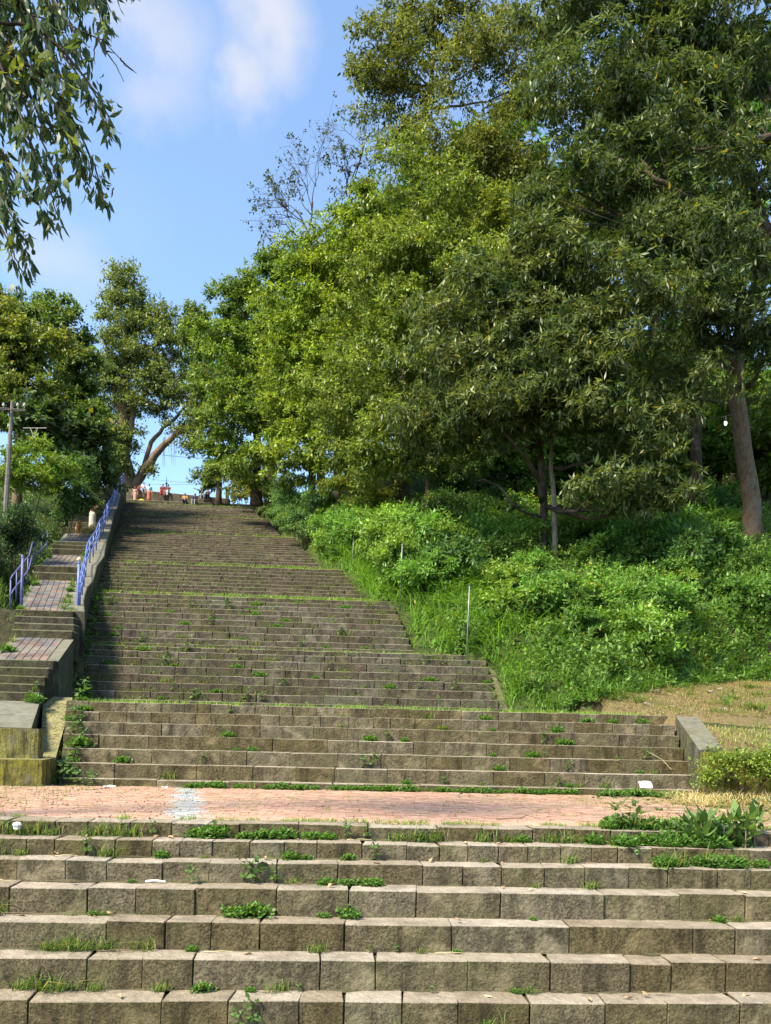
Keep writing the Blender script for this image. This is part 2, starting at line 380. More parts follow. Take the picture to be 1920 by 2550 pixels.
# flight 1, nosings measured on the middle column
ys1 = [2494, 2392, 2302, 2218, 2153, 2101.6, 2058]
FL[1] = [row(960, y, 8.33 + 0.35 * i) for i, y in enumerate(ys1)]
FL[1][-1] = (FL[1][-1][0], 0.0)
y0_, z0_ = FL[1][0]
FL[1] = [(y0_ - 0.35 * k, z0_ - 0.26 * k) for k in (4, 3, 2, 1)] + FL[1]
ys2 = [1941.8, 1903.4, 1866.9, 1832.3, 1800.8, 1773.5, 1750.5]
FL[2] = [row(380, y, 17.0 + 0.35 * i) for i, y in enumerate(ys2)]
ys3 = [1742.7, 1722.3, 1700, 1679, 1658.6, 1638.2, 1621.4, 1609.4]
FL[3] = [row(380, y, 23.8 + 0.35 * i) for i, y in enumerate(ys3)]
ys4 = [1601, 1587.2, 1569.2, 1553, 1538, 1524.4, 1511, 1500, 1490, 1479.4]
FL[4] = [row(380, y, 27.6 + 0.35 * i) for i, y in enumerate(ys4)]
def flight(n, ya, da, yb, db):
    pa = np.array(row(380, ya, da)); pb = np.array(row(380, yb, db))
    return [tuple(pa + (pb - pa) * i / (n - 1)) for i in range(n)]
FL[5] = flight(9, 1473, 31.7, 1403, 34.9)
FL[6] = flight(14, 1396, 36.3, 1326, 48.5)
FL[7] = flight(10, 1319, 49.8, 1282, 58.0)
FL[8] = flight(8, 1276, 59.2, 1254, 65.0)
LEDGE = row(380, 1245.8, 68.0)
prof = []
for k in range(1, 9):
    fl = FL[k]; prev = prof[-1][1] if prof else fl[0][1] - 0.26
    for (Y, z) in fl:
        prof.append((Y - 0.001, prev)); prof.append((Y, z)); prev = z
PRY = np.array([p[0] for p in prof]); PRZ = np.array([p[1] for p in prof])
NOSE_Y = [fl[i][0] for fl in FL.values() for i in range(len(fl))]; NOSE_Z = [fl[i][1] for fl in FL.values() for i in range(len(fl))]
ZTOP = LEDGE[1]
def zs(Y):      # smooth stair height: line through the nosings
    Y = np.asarray(Y, float)
    z = np.interp(Y, NOSE_Y + [LEDGE[0], 200], NOSE_Z + [ZTOP, ZTOP + 0.6])
    z = np.where((Y > FL[1][-1][0]) & (Y < FL[2][0][0] - 0.4), 0.0, z)
    return np.where(Y < FL[1][0][0], FL[1][0][1] - 0.26, z)
def step_z(Y): return float(np.interp(Y, PRY, PRZ))

def edge_tab(lst):
    pts = [at(*e) for e in lst]; return np.array([p[1] for p in pts]), np.array([p[0] for p in pts])
LE_Y, LE_X = edge_tab([(150, 1930, 17.0), (165, 1757, 19.1), (170, 1745, 23.8), (188, 1605, 26.3), (202, 1600, 27.6), (236, 1480, 30.8), (241, 1473, 31.7), (262, 1403, 35), (262, 1396, 36.3),
                       (285, 1326, 48.5), (290, 1319, 49.8), (300, 1282, 58), (301, 1270, 61), (305, 1250, 68)])
LE_X = np.maximum.accumulate(LE_X[::-1])[::-1]
def XL(Y): return np.interp(Y, LE_Y, LE_X)
# right ends of the flights
RE = {2: ((1765, 1955, 17.0), (1692, 1795, 19.1)), 3: ((1262, 1757, 23.8), (1215, 1634, 26.3)), 4: ((1042, 1618, 27.6), (985, 1502, 30.75)), 5: ((918, 1494, 31.7), (860, 1420, 34.9)),
      6: ((800, 1405, 36.3), (735, 1342, 48.5)), 7: ((700, 1335, 49.8), (668, 1292, 58.0)), 8: ((652, 1284, 59.2), (625, 1264, 65.0))}
def XRf(k, Y):
    a, b = at(*RE[k][0]), at(*RE[k][1]); return float(a[0] + (b[0] - a[0]) * (Y - a[1]) / (b[1] - a[1]))
RE_Y = []; RE_X = []
for k in RE:
    for e in RE[k]: p = at(*e); RE_Y.append(p[1]); RE_X.append(p[0])
def XR(Y): return np.interp(Y, RE_Y, RE_X)

# ------------------------------------------------------------------ terrain
def Yb(X): return np.interp(X, [3, 4.5, 6, 7.5, 9.2, 12, 14, 20, 40], [20.0, 20.3, 21.0, 22.6, 24.2, 26.2, 27.3, 28.8, 31])
def hill(X, Y):
    s = X - XR(Y); z0 = zs(Y)
    b = 0.85 * sm(s, 0.15, 1.8) + 0.05 * np.clip(s, 0, 60) + 0.55 * sm(s, 2, 6) * vnoise(X, Y, 3.1, 2) + .22 * sm(s, 1.5, 3) * vnoise(X, Y, .9, 6)
    return z0 + b + 0.20 * np.clip(Y - 38, 0, 25) * sm(s, 6, 14)
def terrain(X, Y):
    X = np.asarray(X, float); Y = np.asarray(Y, float)
    z0 = zs(Y); s = X - XR(Y)
    terr = 1.80 + 0.19 * (Y - 19.3) + 0.06 * vnoise(X, Y, 0.9, 5)
    bed = 1.02 + 0.19 * (Y - 16.2)
    low = np.where(Y > 15.6, np.where(Y > 19.3, terr, bed), 0.0)
    lowf = np.where(Y < 15.6, np.minimum(z0, 0.0) - 0.03, low)
    h = hill(X, Y); w = sm(Y, Yb(X), Yb(X) + 1.5)
    right = lowf * (1 - w) + h * w
    # left: follows the side path, a little higher away from it
    sl = XL(Y) - X
    left = z0 - 0.25 + 0.03 * np.clip(sl - 3, 0, 60) + np.where(Y > 24, 0.25 * vnoise(X, Y, 2.7, 9) * sm(sl, 3, 6) + 0.9 * sm(sl, 2.6, 5), 0) 
    left = left - 1.1 * (1 - sm(sl, 2.4, 3.3))
    left = np.where(Y < 16.8, np.minimum(z0, 0.0) - 0.03, left)
    mid = z0 - 0.6
    z = np.where(s > 0.25, right, np.where(sl > 0.25, left, mid))
    z = np.where((Y < 16.9) & (Y > FL[1][-1][0] - 4) & (np.abs(X) < np.where(Y < FL[1][-1][0] + .3, 11.8, 8.6)) & ((s < 0.9) | (Y < FL[1][-1][0] + .3)), np.minimum(z0, 0) - 0.6 + 0.0 * X, z)
    z = np.where((Y > FL[1][-1][0] + 0.3) & (Y < 16.6) & (np.abs(X) < 8.6) & (s < 0.9), -0.12, z)
    # farther up the plateau beyond the stairs
    return z
gx = np.unique(np.concatenate([np.arange(-30, 30.01, 0.45), [-2500, -900, -300, -120, -70, -50, -40, -35, 35, 40, 50, 70, 120, 300, 900, 2500]]))
gy = np.unique(np.concatenate([np.arange(5, 75.01, 0.45), [-2500, -900, -300, -100, -40, -10, 0, 80, 90, 110, 140, 200, 400, 1000, 3500]]))
GX, GY = np.meshgrid(gx, gy); GZ = terrain(np.clip(GX, -60, 60), np.clip(GY, -60, 160))
GV = np.stack([GX, GY, GZ], -1).reshape(-1, 3)
nx, ny = len(gx), len(gy)
ii, jj = np.meshgrid(np.arange(nx - 1), np.arange(ny - 1)); q = (jj * nx + ii).ravel()
GF = np.stack([q, q + 1, q + nx + 1, q + nx], 1)
dryw = (sm(GX, 2.5, 4.5) * (1 - sm(GY, Yb(GX) - 0.2, Yb(GX) + 0.5)) * sm(GY, 15, 17)).ravel()
redw = (sm(GX, 7, 10) * sm(GY, 24, 27) * (1 - sm(GY, Yb(GX), Yb(GX) + 1.5))).ravel() * 0.6 + 0.2 * dryw
pl = ((GY > 9) & (GY < 17.2)).ravel() * 0.7
GC = np.stack([np.clip(dryw + pl, 0, 1), redw, 0 * redw], 1)
ground = link('ground', quads_mesh('ground', GV, GF, M['soil'], GC, True)); ground['kind'] = 'structure'

# ------------------------------------------------------------------ the main stairs
def block_row(mb_or_parent, joints, Y, z0, z1, depth, c, mt, jit, individually, gap=0.006):
    for a, b in zip(joints[:-1], joints[1:]):
        if b - a < 0.05: continue
        xm = (a + b) / 2; dy = R.uniform(-0.010, 0.010) + .018 * float(vnoise(xm, Y * 3.1, 1.6, 5)); dz = R.uniform(-0.007, 0.004) + .009 * float(vnoise(xm, Y * 2.3, 2.1, 8)) - (.014 if R.random() < .05 else 0); g = gap * R.uniform(0.4, 2.6)
        x0, x1 = a + g, b - g
        sk = R.uniform(-0.03, 0.05)                       # joints are not quite square to the face
        cs = [(x0, Y + dy, z0), (x1, Y + dy, z0), (x1 + sk, Y + depth, z0), (x0 + sk, Y + depth, z0), (x0, Y + dy, z1 + dz), (x1, Y + dy, z1 + dz), (x1 + sk, Y + depth, z1 + dz * .5), (x0 + sk, Y + depth, z1 + dz * .5)]
        if individually:
            mb = MB(); o_ = np.array([(x0 + x1) / 2, Y + depth / 2, z0])
            chamfer_box(mb, np.array(cs) - o_, c, jit)
            ob = link('stone_block', mb.mesh('stone_block', mt), mb_or_parent); ob.location = tuple(o_)
        else: chamfer_box(mb_or_parent, cs, c, jit)

def rand_joints(x0, x1, lo, hi):
    out = [x0]
    while out[-1] < x1 - lo * 0.6: out.append(out[-1] + R.uniform(lo, hi) * (1.5 if R.random() < 0.15 else 1.0))
    out[-1] = x1
    return out
JOINTS1 = {0: [95, 415, 578, 752, 864, 1009, 1150, 1332, 1525, 1686, 1876], 1: [-90, 233, 367, 491, 803, 940, 1172, 1382, 1587, 1695, 1838], 2: [-60, 278, 420, 533, 651, 861, 1129, 1428, 1749, 1859],
           3: [44, 230, 348, 490, 690, 869, 1038, 1252, 1514, 1713, 1885], 4: [60, 176, 275, 410, 524, 690, 841, 1054, 1156, 1252, 1361, 1466, 1579, 1680, 1770, 1810, 1899],
           5: [82, 150, 225, 294, 384, 452, 531, 622, 707, 789, 900, 1012, 1094, 1166, 1243, 1317, 1402, 1481, 1549, 1637, 1720, 1800, 1890], 6: [40, 150, 228, 330, 429, 518, 596, 740, 913, 1087, 1202, 1329, 1437, 1530, 1602, 1720, 1830]}
FLIGHT_OBJ = {}
for k in range(1, 9):
    fl = FL[k]; n = len(fl)
    root = bpy.data.objects.new('stair_flight', None); COL.objects.link(root); root['kind'] = 'structure'
    root.location = (0, 0, 0); FLIGHT_OBJ[k] = root
    if k > 1 :
        below = FL[k - 1][-1][1]
    else: below = fl[0][1] - 0.26
    ind = k <= 4
    far = MB(); core = MB()
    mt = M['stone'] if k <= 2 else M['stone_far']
    for i, (Y, z) in enumerate(fl):
        zb = below if i == 0 else fl[i - 1][1]
        Yn = fl[i + 1][0] if i < n - 1 else Y + 0.38
        dep = Yn - Y + 0.06
        if k == 1:
            x0, x1 = -11.5, 11.5
            if i >= 4:
                d = 8.33 + 0.35 * (i - 4)
                js = [at(px, 2200, d)[0] for px in JOINTS1[i - 4]]
                left = rand_joints(-11.5, js[0], 0.5, 1.0); right = rand_joints(js[-1], 11.5, 0.5, 1.0)
                js = left[:-1] + js + right[1:]
            else: js = rand_joints(x0, x1, 0.5, 1.1)
        else:
            x0, x1 = float(XL(Y)), XRf(k, Y)
            if k == 2 and i >= n - 2: js = rand_joints(x0, x1, 0.28, 0.62)
            elif k == 2: js = rand_joints(x0, x1, 0.65, 1.3)
            elif k == 3: js = rand_joints(x0, x1, 0.6, 1.5) if i < n - 2 else rand_joints(x0, x1, 0.3, 0.7)
            else: js = rand_joints(x0, x1, 0.55, 1.5)
        tgt = root if ind else far
        block_row(tgt, js, Y, zb - 0.02, z, dep, 0.007 if k < 3 else 0.012, mt, 0.005 if k < 3 else 0.010, ind, 0.0025 if k < 3 else 0.004)
        # bedding behind the blocks, a few centimetres back and lower
        box(core, x0 + 0.05, x1 - 0.05, Y + 0.05, Yn + 0.02, zb - 0.5, z - 0.035)
    # landing slab behind the last tread
    Yl = fl[-1][0] + 0.4
    if k < 8: Ye = FL[k + 1][0][0] + 0.1
    else: Ye = LEDGE[0] + 0.2
    zl = fl[-1][1]
    if k >= 2:
        xa = float(XL((Yl + Ye) / 2)); xb = XRf(k, fl[-1][0])
        v = [(float(XL(Yl)), Yl, zl - 0.3), (xb, Yl, zl - 0.3), (xb, Ye, zl - 0.3), (float(XL(Ye)), Ye, zl - 0.3), (float(XL(Yl)), Yl, zl - 0.012), (xb, Yl, zl - 0.012), (xb, Ye, zl - 0.012), (float(XL(Ye)), Ye, zl - 0.012)]
        sl = MB(); sl.add(v, [(0, 3, 2, 1), (4, 5, 6, 7), (0, 1, 5, 4), (1, 2, 6, 5), (2, 3, 7, 6), (3, 0, 4, 7)]); sl.build('landing_bed', M['soil'], root)
    if 1 <= k <= 4:           # dirt packed into the corner of every tread and riser
        dm = MB()
        for i in range(n - 1 if k < 8 else n):
            Yr = fl[i + 1][0]; z = fl[i][1]; x0_, x1_ = (-11.4, 11.4) if k == 1 else (float(XL(Yr)) + .02, XRf(k, Yr) - .02)
            xs = np.arange(x0_, x1_, .11); w_ = np.clip(.016 + .05 * vnoise(xs, np.full(len(xs), Yr * 5.3), .45, k) + .03 * vnoise(xs, np.full(len(xs), Yr * 2.3), .13, i), .002, .12); h_ = w_ * R.uniform(.25, .7, len(xs)) + .001
            V = np.concatenate([np.stack([xs, Yr - w_, np.full(len(xs), z - .004)], 1), np.stack([xs, np.full(len(xs), Yr + .02), z + h_], 1)]); m0 = len(xs)
            dm.add(V, [(j, j + 1, j + 1 + m0, j + m0) for j in range(m0 - 1)])
        dm.build('packed_dirt', M['soil_dark'], root, kind='stuff')
    core.build('bedding', M['core'], root)
    if not ind: far.build('stone_courses', mt, root, kind='stuff')

# ------------------------------------------------------------------ brick landing (z = 0)
YP0 = FL[1][-1][0] + 0.40; YP1 = FL[2][0][0] + 0.02
brickbed = bpy.data.objects.new('brick_landing', None); COL.objects.link(brickbed); brickbed['kind'] = 'structure'
bed = MB(); box(bed, -11.5, 11.5, YP0 - 0.02, YP1 + 0.1, -0.3, -0.028); bed.build('joint_bed', M['soil'], brickbed)
sa, sb = at(430, 2044, 10.75), at(640, 1969, 16.9); sc_, sd_ = at(1110 / 6.94 + 350, 2044, 10.75), at(1000 / 6.94 + 350, 1969, 16.9)
sa = at(350 + 430 / 6.94, 2044, 10.75); sb = at(350 + 640 / 6.94, 1969, 16.9)
def strip_x(Y, a, b): return a[0] + (b[0] - a[0]) * (Y - a[1]) / (b[1] - a[1])
PW, PL = 0.115, 0.225
paver_meshes = {}
def ptint(r_): v = r_.uniform(.80, 1.14); h = r_.uniform(-.06, .06); return np.array([v * (1 + h), v, v * (1 - h * .8)])
def paver_mesh(key, mt, seed):
    r_ = np.random.default_rng(seed); mb = MB()
    a, b = PL / 2 - 0.005, PW / 2 - 0.005
    chamfer_box(mb, [(-a, -b, -0.06), (a, -b, -0.06), (a, b, -0.06), (-a, b, -0.06), (-a, -b, 0), (a, -b, 0), (a, b, 0), (-a, b, 0)], 0.006, 0.002, r_)
    mb.c = [np.repeat(ptint(r_)[None, :], mb.n, 0)]
    return mb
pm = {c: [paver_mesh(c, None, 30 + i) for i in range(8)] for c in ('red', 'grey')}
pmesh = {c: [b.mesh('paver', M['red_brick'] if c == 'red' else M['grey_brick']) for b in pm[c]] for c in pm}
rest = {'red': MB(), 'grey': MB()}
nind = 0; rowi = 0; Y = YP0 + PW / 2
while Y < YP1:
    x = -8.4 + (PL / 2 if rowi % 2 else 0)
    while x < 8.8:
        if R.random() > 0.035 and not (x > 4.6 + R.uniform(-.6, .6) and R.random() < 0.45 + .1 * (x - 5)):
            grey = strip_x(Y, sa, sb) < x < strip_x(Y, sc_, sd_)
            c = 'grey' if grey else 'red'
            z = R.uniform(-0.011, 0.005) + 0.014 * vnoise(x, Y, 0.9, 4); j = int(R.integers(8))
            if nind < 290 and abs(x) < 4.9:
                o_ = link('paver', pmesh[c][j], brickbed); o_.location = (x, Y, z); o_.rotation_euler = (R.uniform(-.02, .02), R.uniform(-.01, .01), R.uniform(-.015, .015)); nind += 1
            else:
                a_, b_ = PL / 2 - .006, PW / 2 - .006; V = np.array([(-a_, -b_, -.05), (a_, -b_, -.05), (a_, b_, -.05), (-a_, b_, -.05), (-a_, -b_, 0), (a_, -b_, 0), (a_, b_, 0), (-a_, b_, 0)]); V[4:, 2] += R.uniform(-.004, .004, 4); rest[c].add(V + np.array([x, Y, z]), [(4, 5, 6, 7), (0, 1, 5, 4), (1, 2, 6, 5), (2, 3, 7, 6), (3, 0, 4, 7)], ptint(R))
        x += PL
    Y += PW; rowi += 1
rest['red'].build('red_pavers', M['red_brick'], brickbed, kind='stuff'); rest['grey'].build('grey_pavers', M['grey_brick'], brickbed, kind='stuff')
# ------------------------------------------------------------------ side path: ramps and steps left of the stairs
SP = [(17.6, 0.03), (20.3, 0.66), ('s', 5), (21.5, 1.72), (23.7, 2.50), ('s', 4), (25.3, 3.46), (31.5, 5.45), ('s', 2), (32.3, 6.07), (36.0, 7.30), ('s', 3), (38.0, 8.20), (42.5, 9.70)]
PRX = [(163, 21.5), (188, 23.7), (178, 25.3), (196, 31.5), (204, 32.3), (222, 36), (231, 38), (243, 42.5), (264, 50), (282, 60), (296, 66.5)]
_pp = [at(px, 1836.6 - (1836.6 - 1600) * 1.0, d) for px, d in PRX]
SPY = np.array([p[1] for p in _pp]); SPX = np.array([p[0] for p in _pp])
_extra = [at(100, 1740, 20.0), at(95, 1800, 17.6)]
SPY = np.concatenate([[_extra[1][1], _extra[0][1]], SPY]); SPX = np.concatenate([[_extra[1][0], _extra[0][0]], SPX])
def side_right(Y): return float(np.interp(Y, SPY, SPX))
zc = CAM[2]
side = bpy.data.objects.new('side_path', None); COL.objects.link(side); side['kind'] = 'structure'
WP = 1.2
side_prof = []        # (Y, z) top line of the path, for railings and plants
def slab(mb, Y0, z0, Y1, z1, xl0, xr0, xl1, xr1, th=1.7):
    v = [(xl0, Y0, z0 - th), (xr0, Y0, z0 - th), (xr1, Y1, z1 - th), (xl1, Y1, z1 - th), (xl0, Y0, z0), (xr0, Y0, z0), (xr1, Y1, z1), (xl1, Y1, z1)]
    mb.add(v, [(0, 3, 2, 1), (4, 5, 6, 7), (0, 1, 5, 4), (1, 2, 6, 5), (2, 3, 7, 6), (3, 0, 4, 7)])
def ramp_piece(d0, z0, d1, z1, individually):
    Y0, Y1 = d0, d1
    a0, a1 = side_right(Y0), side_right(Y1)
    mb = MB(); slab(mb, Y0, z0, Y1, z1, a0 - WP - 0.45, a0, a1 - WP - 0.45, a1); mb.build('ramp_slab', M['concrete'], side)
    if Y1 < 21: side_prof.append((Y0, z0)); side_prof.append((Y1, z1)); return
    L = math.hypot(Y1 - Y0, z1 - z0); nrow = max(4, int(L / 0.2)); ncol = 6
    pv = {'r': MB(), 'g': MB()}
    rot = math.atan2(z1 - z0, Y1 - Y0)
    for r_ in range(nrow):
        for c in range(ncol):
            u0, u1 = (r_ + 0.04) / nrow, (r_ + 0.96) / nrow
            def pt(u, w, h): 
                Yq = Y0 + (Y1 - Y0) * u; xr = a0 + (a1 - a0) * u
                return np.array([xr - 0.28 - WP + WP * w, Yq, z0 + (z1 - z0) * u + h])
            w0, w1 = (c + 0.04) / ncol, (c + 0.96) / ncol
            hh = 0.022 + R.uniform(-.003, .004)
            cs = [pt(u0, w0, -.05), pt(u0, w1, -.05), pt(u1, w1, -.05), pt(u1, w0, -.05), pt(u0, w0, hh), pt(u0, w1, hh), pt(u1, w1, hh), pt(u1, w0, hh)]
            band = (r_ // 3) % 2 == 0 and R.random() < 0.6
            if individually:
                q_ = MB(); o_ = pt((u0 + u1) / 2, (w0 + w1) / 2, 0); chamfer_box(q_, np.array(cs) - o_, 0.006, 0); q_.c = [np.repeat(ptint(R)[None, :], q_.n, 0)]
                ob = link('paver', q_.mesh('paver', M['dull_brick'] if band else M['dark_brick']), side); ob.location = tuple(o_)
            else:
                q_ = pv['r' if band else 'g']; n0 = q_.n; chamfer_box(q_, cs, 0.006, 0); q_.c.append(np.repeat(ptint(R)[None, :], q_.n - n0, 0))
    if not individually:
        pv['r'].build('red_pavers', M['dull_brick'], side, kind='stuff'); pv['g'].build('grey_pavers', M['dark_brick'], side, kind='stuff')
    side_prof.append((Y0, z0)); side_prof.append((Y1, z1))
def steps_piece(d0, z0, d1, z1, n):
    for i in range(n):
        Ya = d0 + (d1 - d0) * i / n; za = z0 + (z1 - z0) * (i + 1) / n
        Yc = d0 + (d1 - d0) * (i + 1) / n + 0.05
        xr = side_right(Ya); mb = MB(); x0 = xr - WP - 0.5
        cs = [(x0, Ya, z0 - 0.6), (xr - 0.02, Ya, z0 - 0.6), (xr - 0.02, Yc, z0 - 0.6), (x0, Yc, z0 - 0.6), (x0, Ya, za), (xr - 0.02, Ya, za), (xr - 0.02, Yc, za), (x0, Yc, za)]
        chamfer_box(mb, cs, 0.025, 0.012); mb.build('step', M['darkstep'], side)
cur = None; pend = 0; first = True; nr = 0
for e in SP:
    if e[0] == 's': pend = e[1]; continue
    d, z = e[0], e[1] + zc
    if cur is not None:
        if pend: steps_piece(cur[0], cur[1], d, z, pend); pend = 0
        else: ramp_piece(cur[0], cur[1], d, z, 1 <= nr <= 2); nr += 1
    cur = (d, z)
zt = at(285, 1224, 66.0)[2]
NU = 12; dz_ = (zt - cur[1]) / NU; dY = (66.0 - cur[0]) / NU
for i in range(NU):                                   # the upper part: a riser, then a sloping tread
    Ya = cur[0] + dY * i; z_a = cur[1] + dz_ * i
    steps_piece(Ya, z_a, Ya + 0.35, z_a + dz_ * 0.45, 1)
    xr0, xr1 = side_right(Ya + .35), side_right(Ya + dY)
    mb = MB(); slab(mb, Ya + 0.35, z_a + dz_ * 0.45, Ya + dY + 0.02, z_a + dz_, xr0 - WP - .4, xr0, xr1 - WP - .4, xr1); mb.build('ramp_slab', M['darkstep'], side)
    side_prof.append((Ya + .35, z_a + dz_ * .45)); side_prof.append((Ya + dY, z_a + dz_))
side_prof.sort(); SQY = np.array([p[0] for p in side_prof]); SQZ = np.array([p[1] for p in side_prof])
def side_z(Y): return float(np.interp(Y, SQY, SQZ))

# parapet between side path and stairs
par = MB()
Yp = np.concatenate([np.linspace(25.1, 44, 14), np.linspace(47, 67.2, 10)])
V = []; 
for Yq in Yp:
    xl = side_right(Yq) + 0.012; xr = max(float(XL(Yq)) - 0.012, xl + 0.3); zt_ = side_z(Yq) + 0.14; zb_ = float(zs(Yq)) - 0.9
    V += [(xl, Yq, zb_), (xr + .04, Yq, zb_), (xr, Yq, zt_ - 0.02), (xr - .03, Yq, zt_), (xl + .02, Yq, zt_), (xl, Yq, zt_ - .02)]
n_ = len(Yp); Fs = []
for i in range(n_ - 1):
    for j in range(6):
        k = (j + 1) % 6; Fs.append((i * 6 + j, i * 6 + k, (i + 1) * 6 + k, (i + 1) * 6 + j))
Fs.append(tuple(range(5, -1, -1))); Fs.append(tuple((n_ - 1) * 6 + j for j in range(6)))
par.add(V, Fs); tag(par.build('parapet_wall', M['concrete'], None), 'long weathered concrete parapet climbing between the side path and the main stairs', 'wall')

# side block walls of ramp 1 (its right flank down to the stairs) are the slab itself; lower parapet with sloping mossy top
def ncount(i, j, P, cnt):
    # edges of a box fall into three families; one count for each
    fam = {frozenset((0, 1)): 0, frozenset((2, 3)): 0, frozenset((4, 5)): 0, frozenset((6, 7)): 0, frozenset((1, 2)): 1, frozenset((0, 3)): 1, frozenset((5, 6)): 1, frozenset((4, 7)): 1}
    k = fam.get(frozenset((i, j)), 2); e = {0: ((0, 1), (4, 5), (3, 2), (7, 6)), 1: ((1, 2), (0, 3), (5, 6), (4, 7)), 2: ((0, 4), (1, 5), (2, 6), (3, 7))}[k]
    return max(cnt(P[a], P[b]) for a, b in e)
def prism(corners_top, zb, mt, name, label, cat, jit=0.01, c=0.03):
    mb = MB(); T = [np.asarray(p, float) for p in corners_top]; B = [np.array([p[0], p[1], zb if np.ndim(zb) == 0 else zb[i]]) for i, p in enumerate(T)]
    # six faces as fine grids, pushed in and out by noise so that edges are worn and uneven
    P = np.array(B + T); fc = [(0, 3, 2, 1), (4, 5, 6, 7), (0, 1, 5, 4), (1, 2, 6, 5), (2, 3, 7, 6), (3, 0, 4, 7)]; ctr = P.mean(0); key = {}; V = []; Fs = []
    def vid(p):
        k_ = tuple(np.round(p, 4))
        if k_ not in key: key[k_] = len(V); V.append(p)
        return key[k_]
    for f_ in fc:
        a_, b_, c_, d_ = P[list(f_)]
        def cnt(p, q): return int(np.clip(np.linalg.norm(p - q) / .09, 2, 40))
        # the same count on opposite edges keeps the grid welded
        nu = ncount(f_[0], f_[1], P, cnt); nv = ncount(f_[1], f_[2], P, cnt)
        g_ = [[vid((a_ * (1 - u) + b_ * u) * (1 - v) + (d_ * (1 - u) + c_ * u) * v) for u in np.linspace(0, 1, nu + 1)] for v in np.linspace(0, 1, nv + 1)]
        for i in range(nv):
            for j in range(nu): Fs.append((g_[i][j], g_[i][j + 1], g_[i + 1][j + 1], g_[i + 1][j]))
    V = np.array(V); d_ = V - ctr; n1 = vnoise(V[:, 0] * 1.3 + V[:, 1], V[:, 2] * 1.3 - V[:, 1], .35, 3); n2 = vnoise(V[:, 0] + V[:, 2], V[:, 1] * 1.2 + V[:, 2], .12, 7)
    edge = (np.abs(V[:, 2] - V[:, 2].max()) < .02).astype(float)
    V = V + unit(d_ * np.array([1, 1, .6])) * (.016 * n1 + .010 * n2 - .012)[:, None] if name != 'stone_post' else V
    mb.add(V, Fs); o_ = mb.build(name, mt, None, smooth=False); tag(o_, label, cat); return o_
tA, tB, tC, tD = at(98, 1892, 17.0), at(136, 1896, 17.0), at(181, 1737, 20.9), at(108, 1732, 20.9)
prism([tA, tB, tC, tD], -0.3, M['mossy'], 'sloping_parapet', 'mossy green sloping parapet slab at the foot of the side path', 'wall')
b1 = at(-60, 1812, 16.6); b2 = at(97, 1815, 16.6); zb0 = at(40, 1890, 16.4)[2]
prism([(b1[0] - 1.5, b1[1], b1[2]), (b2[0], b2[1], b2[2]), (b2[0], b2[1] + 0.3, b2[2]), (b1[0] - 1.5, b1[1] + 0.3, b1[2])], zb0 - 0.02, M['mossy'], 'mossy_wall', 'low wall thick with yellow green moss in front of the side path', 'wall')
q1 = at(-60, 1886, 16.2); q2 = at(100, 1888, 16.2)
prism([(q1[0] - 1.5, q1[1], zb0), (q2[0] + .05, q2[1], zb0), (q2[0] + .05, q2[1] + 0.75, zb0 + .02), (q1[0] - 1.5, q1[1] + 0.75, zb0 + .02)], -0.35, M['mossy'], 'wall_base', 'stained mossy plinth below the low wall beside the brick landing', 'wall')
# flank of the first steps block, dark kerb left
for (pa, pb, lab) in (((-40, 1500, 25.2), (48, 1520, 24.8), 'short dark stone wall left of the side path steps'),):
    a, b = at(*pa), at(*pb)
    prism([(a[0] - 1, a[1], a[2]), (b[0], b[1], b[2]), (b[0], b[1] + .5, b[2]), (a[0] - 1, a[1] + .5, a[2])], a[2] - 2.2, M['darkstep'], 'kerb_wall', lab, 'wall')

# right hand parapet and retaining wall
rA, rB, rC, rD = at(1742, 1868, 17.3), at(1800, 1860, 17.3), at(1738, 1784, 19.7), at(1682, 1782, 19.7)
prism([rA, rB, rC, rD], -0.3, M['concrete'], 'sloping_parapet', 'grey sloping concrete parapet at the right end of the stairs', 'wall')
e1, e2 = at(1800, 1874, 16.3), at(1920, 1880, 15.9)
prism([(e1[0] - .3, e1[1], e1[2]), (e2[0] + 4, e2[1], e2[2]), (e2[0] + 4, e2[1] + .35, e2[2]), (e1[0] - .3, e1[1] + .35, e1[2])], -0.3, M['mossy'], 'retaining_wall', 'overgrown retaining wall right of the brick landing', 'wall')
w1, w2 = at(1752, 1798, 19.3), at(1920, 1836, 18.6)
prism([(w1[0], w1[1], w1[2]), (w2[0] + 3, w2[1], w2[2]), (w2[0] + 3, w2[1] + .28, w2[2]), (w1[0], w1[1] + .28, w1[2])], 0.3, M['concrete'], 'garden_wall', 'low concrete wall below the dry grass slope', 'wall')
# right flank walls of the flights (earthy, mossy stone)
for k in (3,):
    a, b = FL[k][0], FL[k][-1]
    xa, xb = XRf(k, a[0]), XRf(k, b[0])
    zt0, zt1 = a[1] + 0.02, b[1] + 0.02
    mb = MB(); wdt = 0.26
    T = [(xa + .012, a[0] - .1, zt0 - .22), (xa + wdt, a[0] - .1, zt0 - .2), (xb + wdt, b[0] + .3, zt1), (xb + .012, b[0] + .3, zt1)]
    B = [(p[0], p[1], a[1] - 0.9) for p in T]
    chamfer_box(mb, B + T, .03, .02); o_ = mb.build('flank_wall', M['darkstep'], None)
    tag(o_, {3: 'mossy flank wall at the right end of the flight above the dry grass', 4: 'flank wall of the flight behind the two metal poles', 5: 'flank wall of the flight below the leaning grass bank', 6: 'mossy flank wall under the overhanging shrubs', 7: 'upper flank wall beside the pink rubble wall'}[k], 'wall')
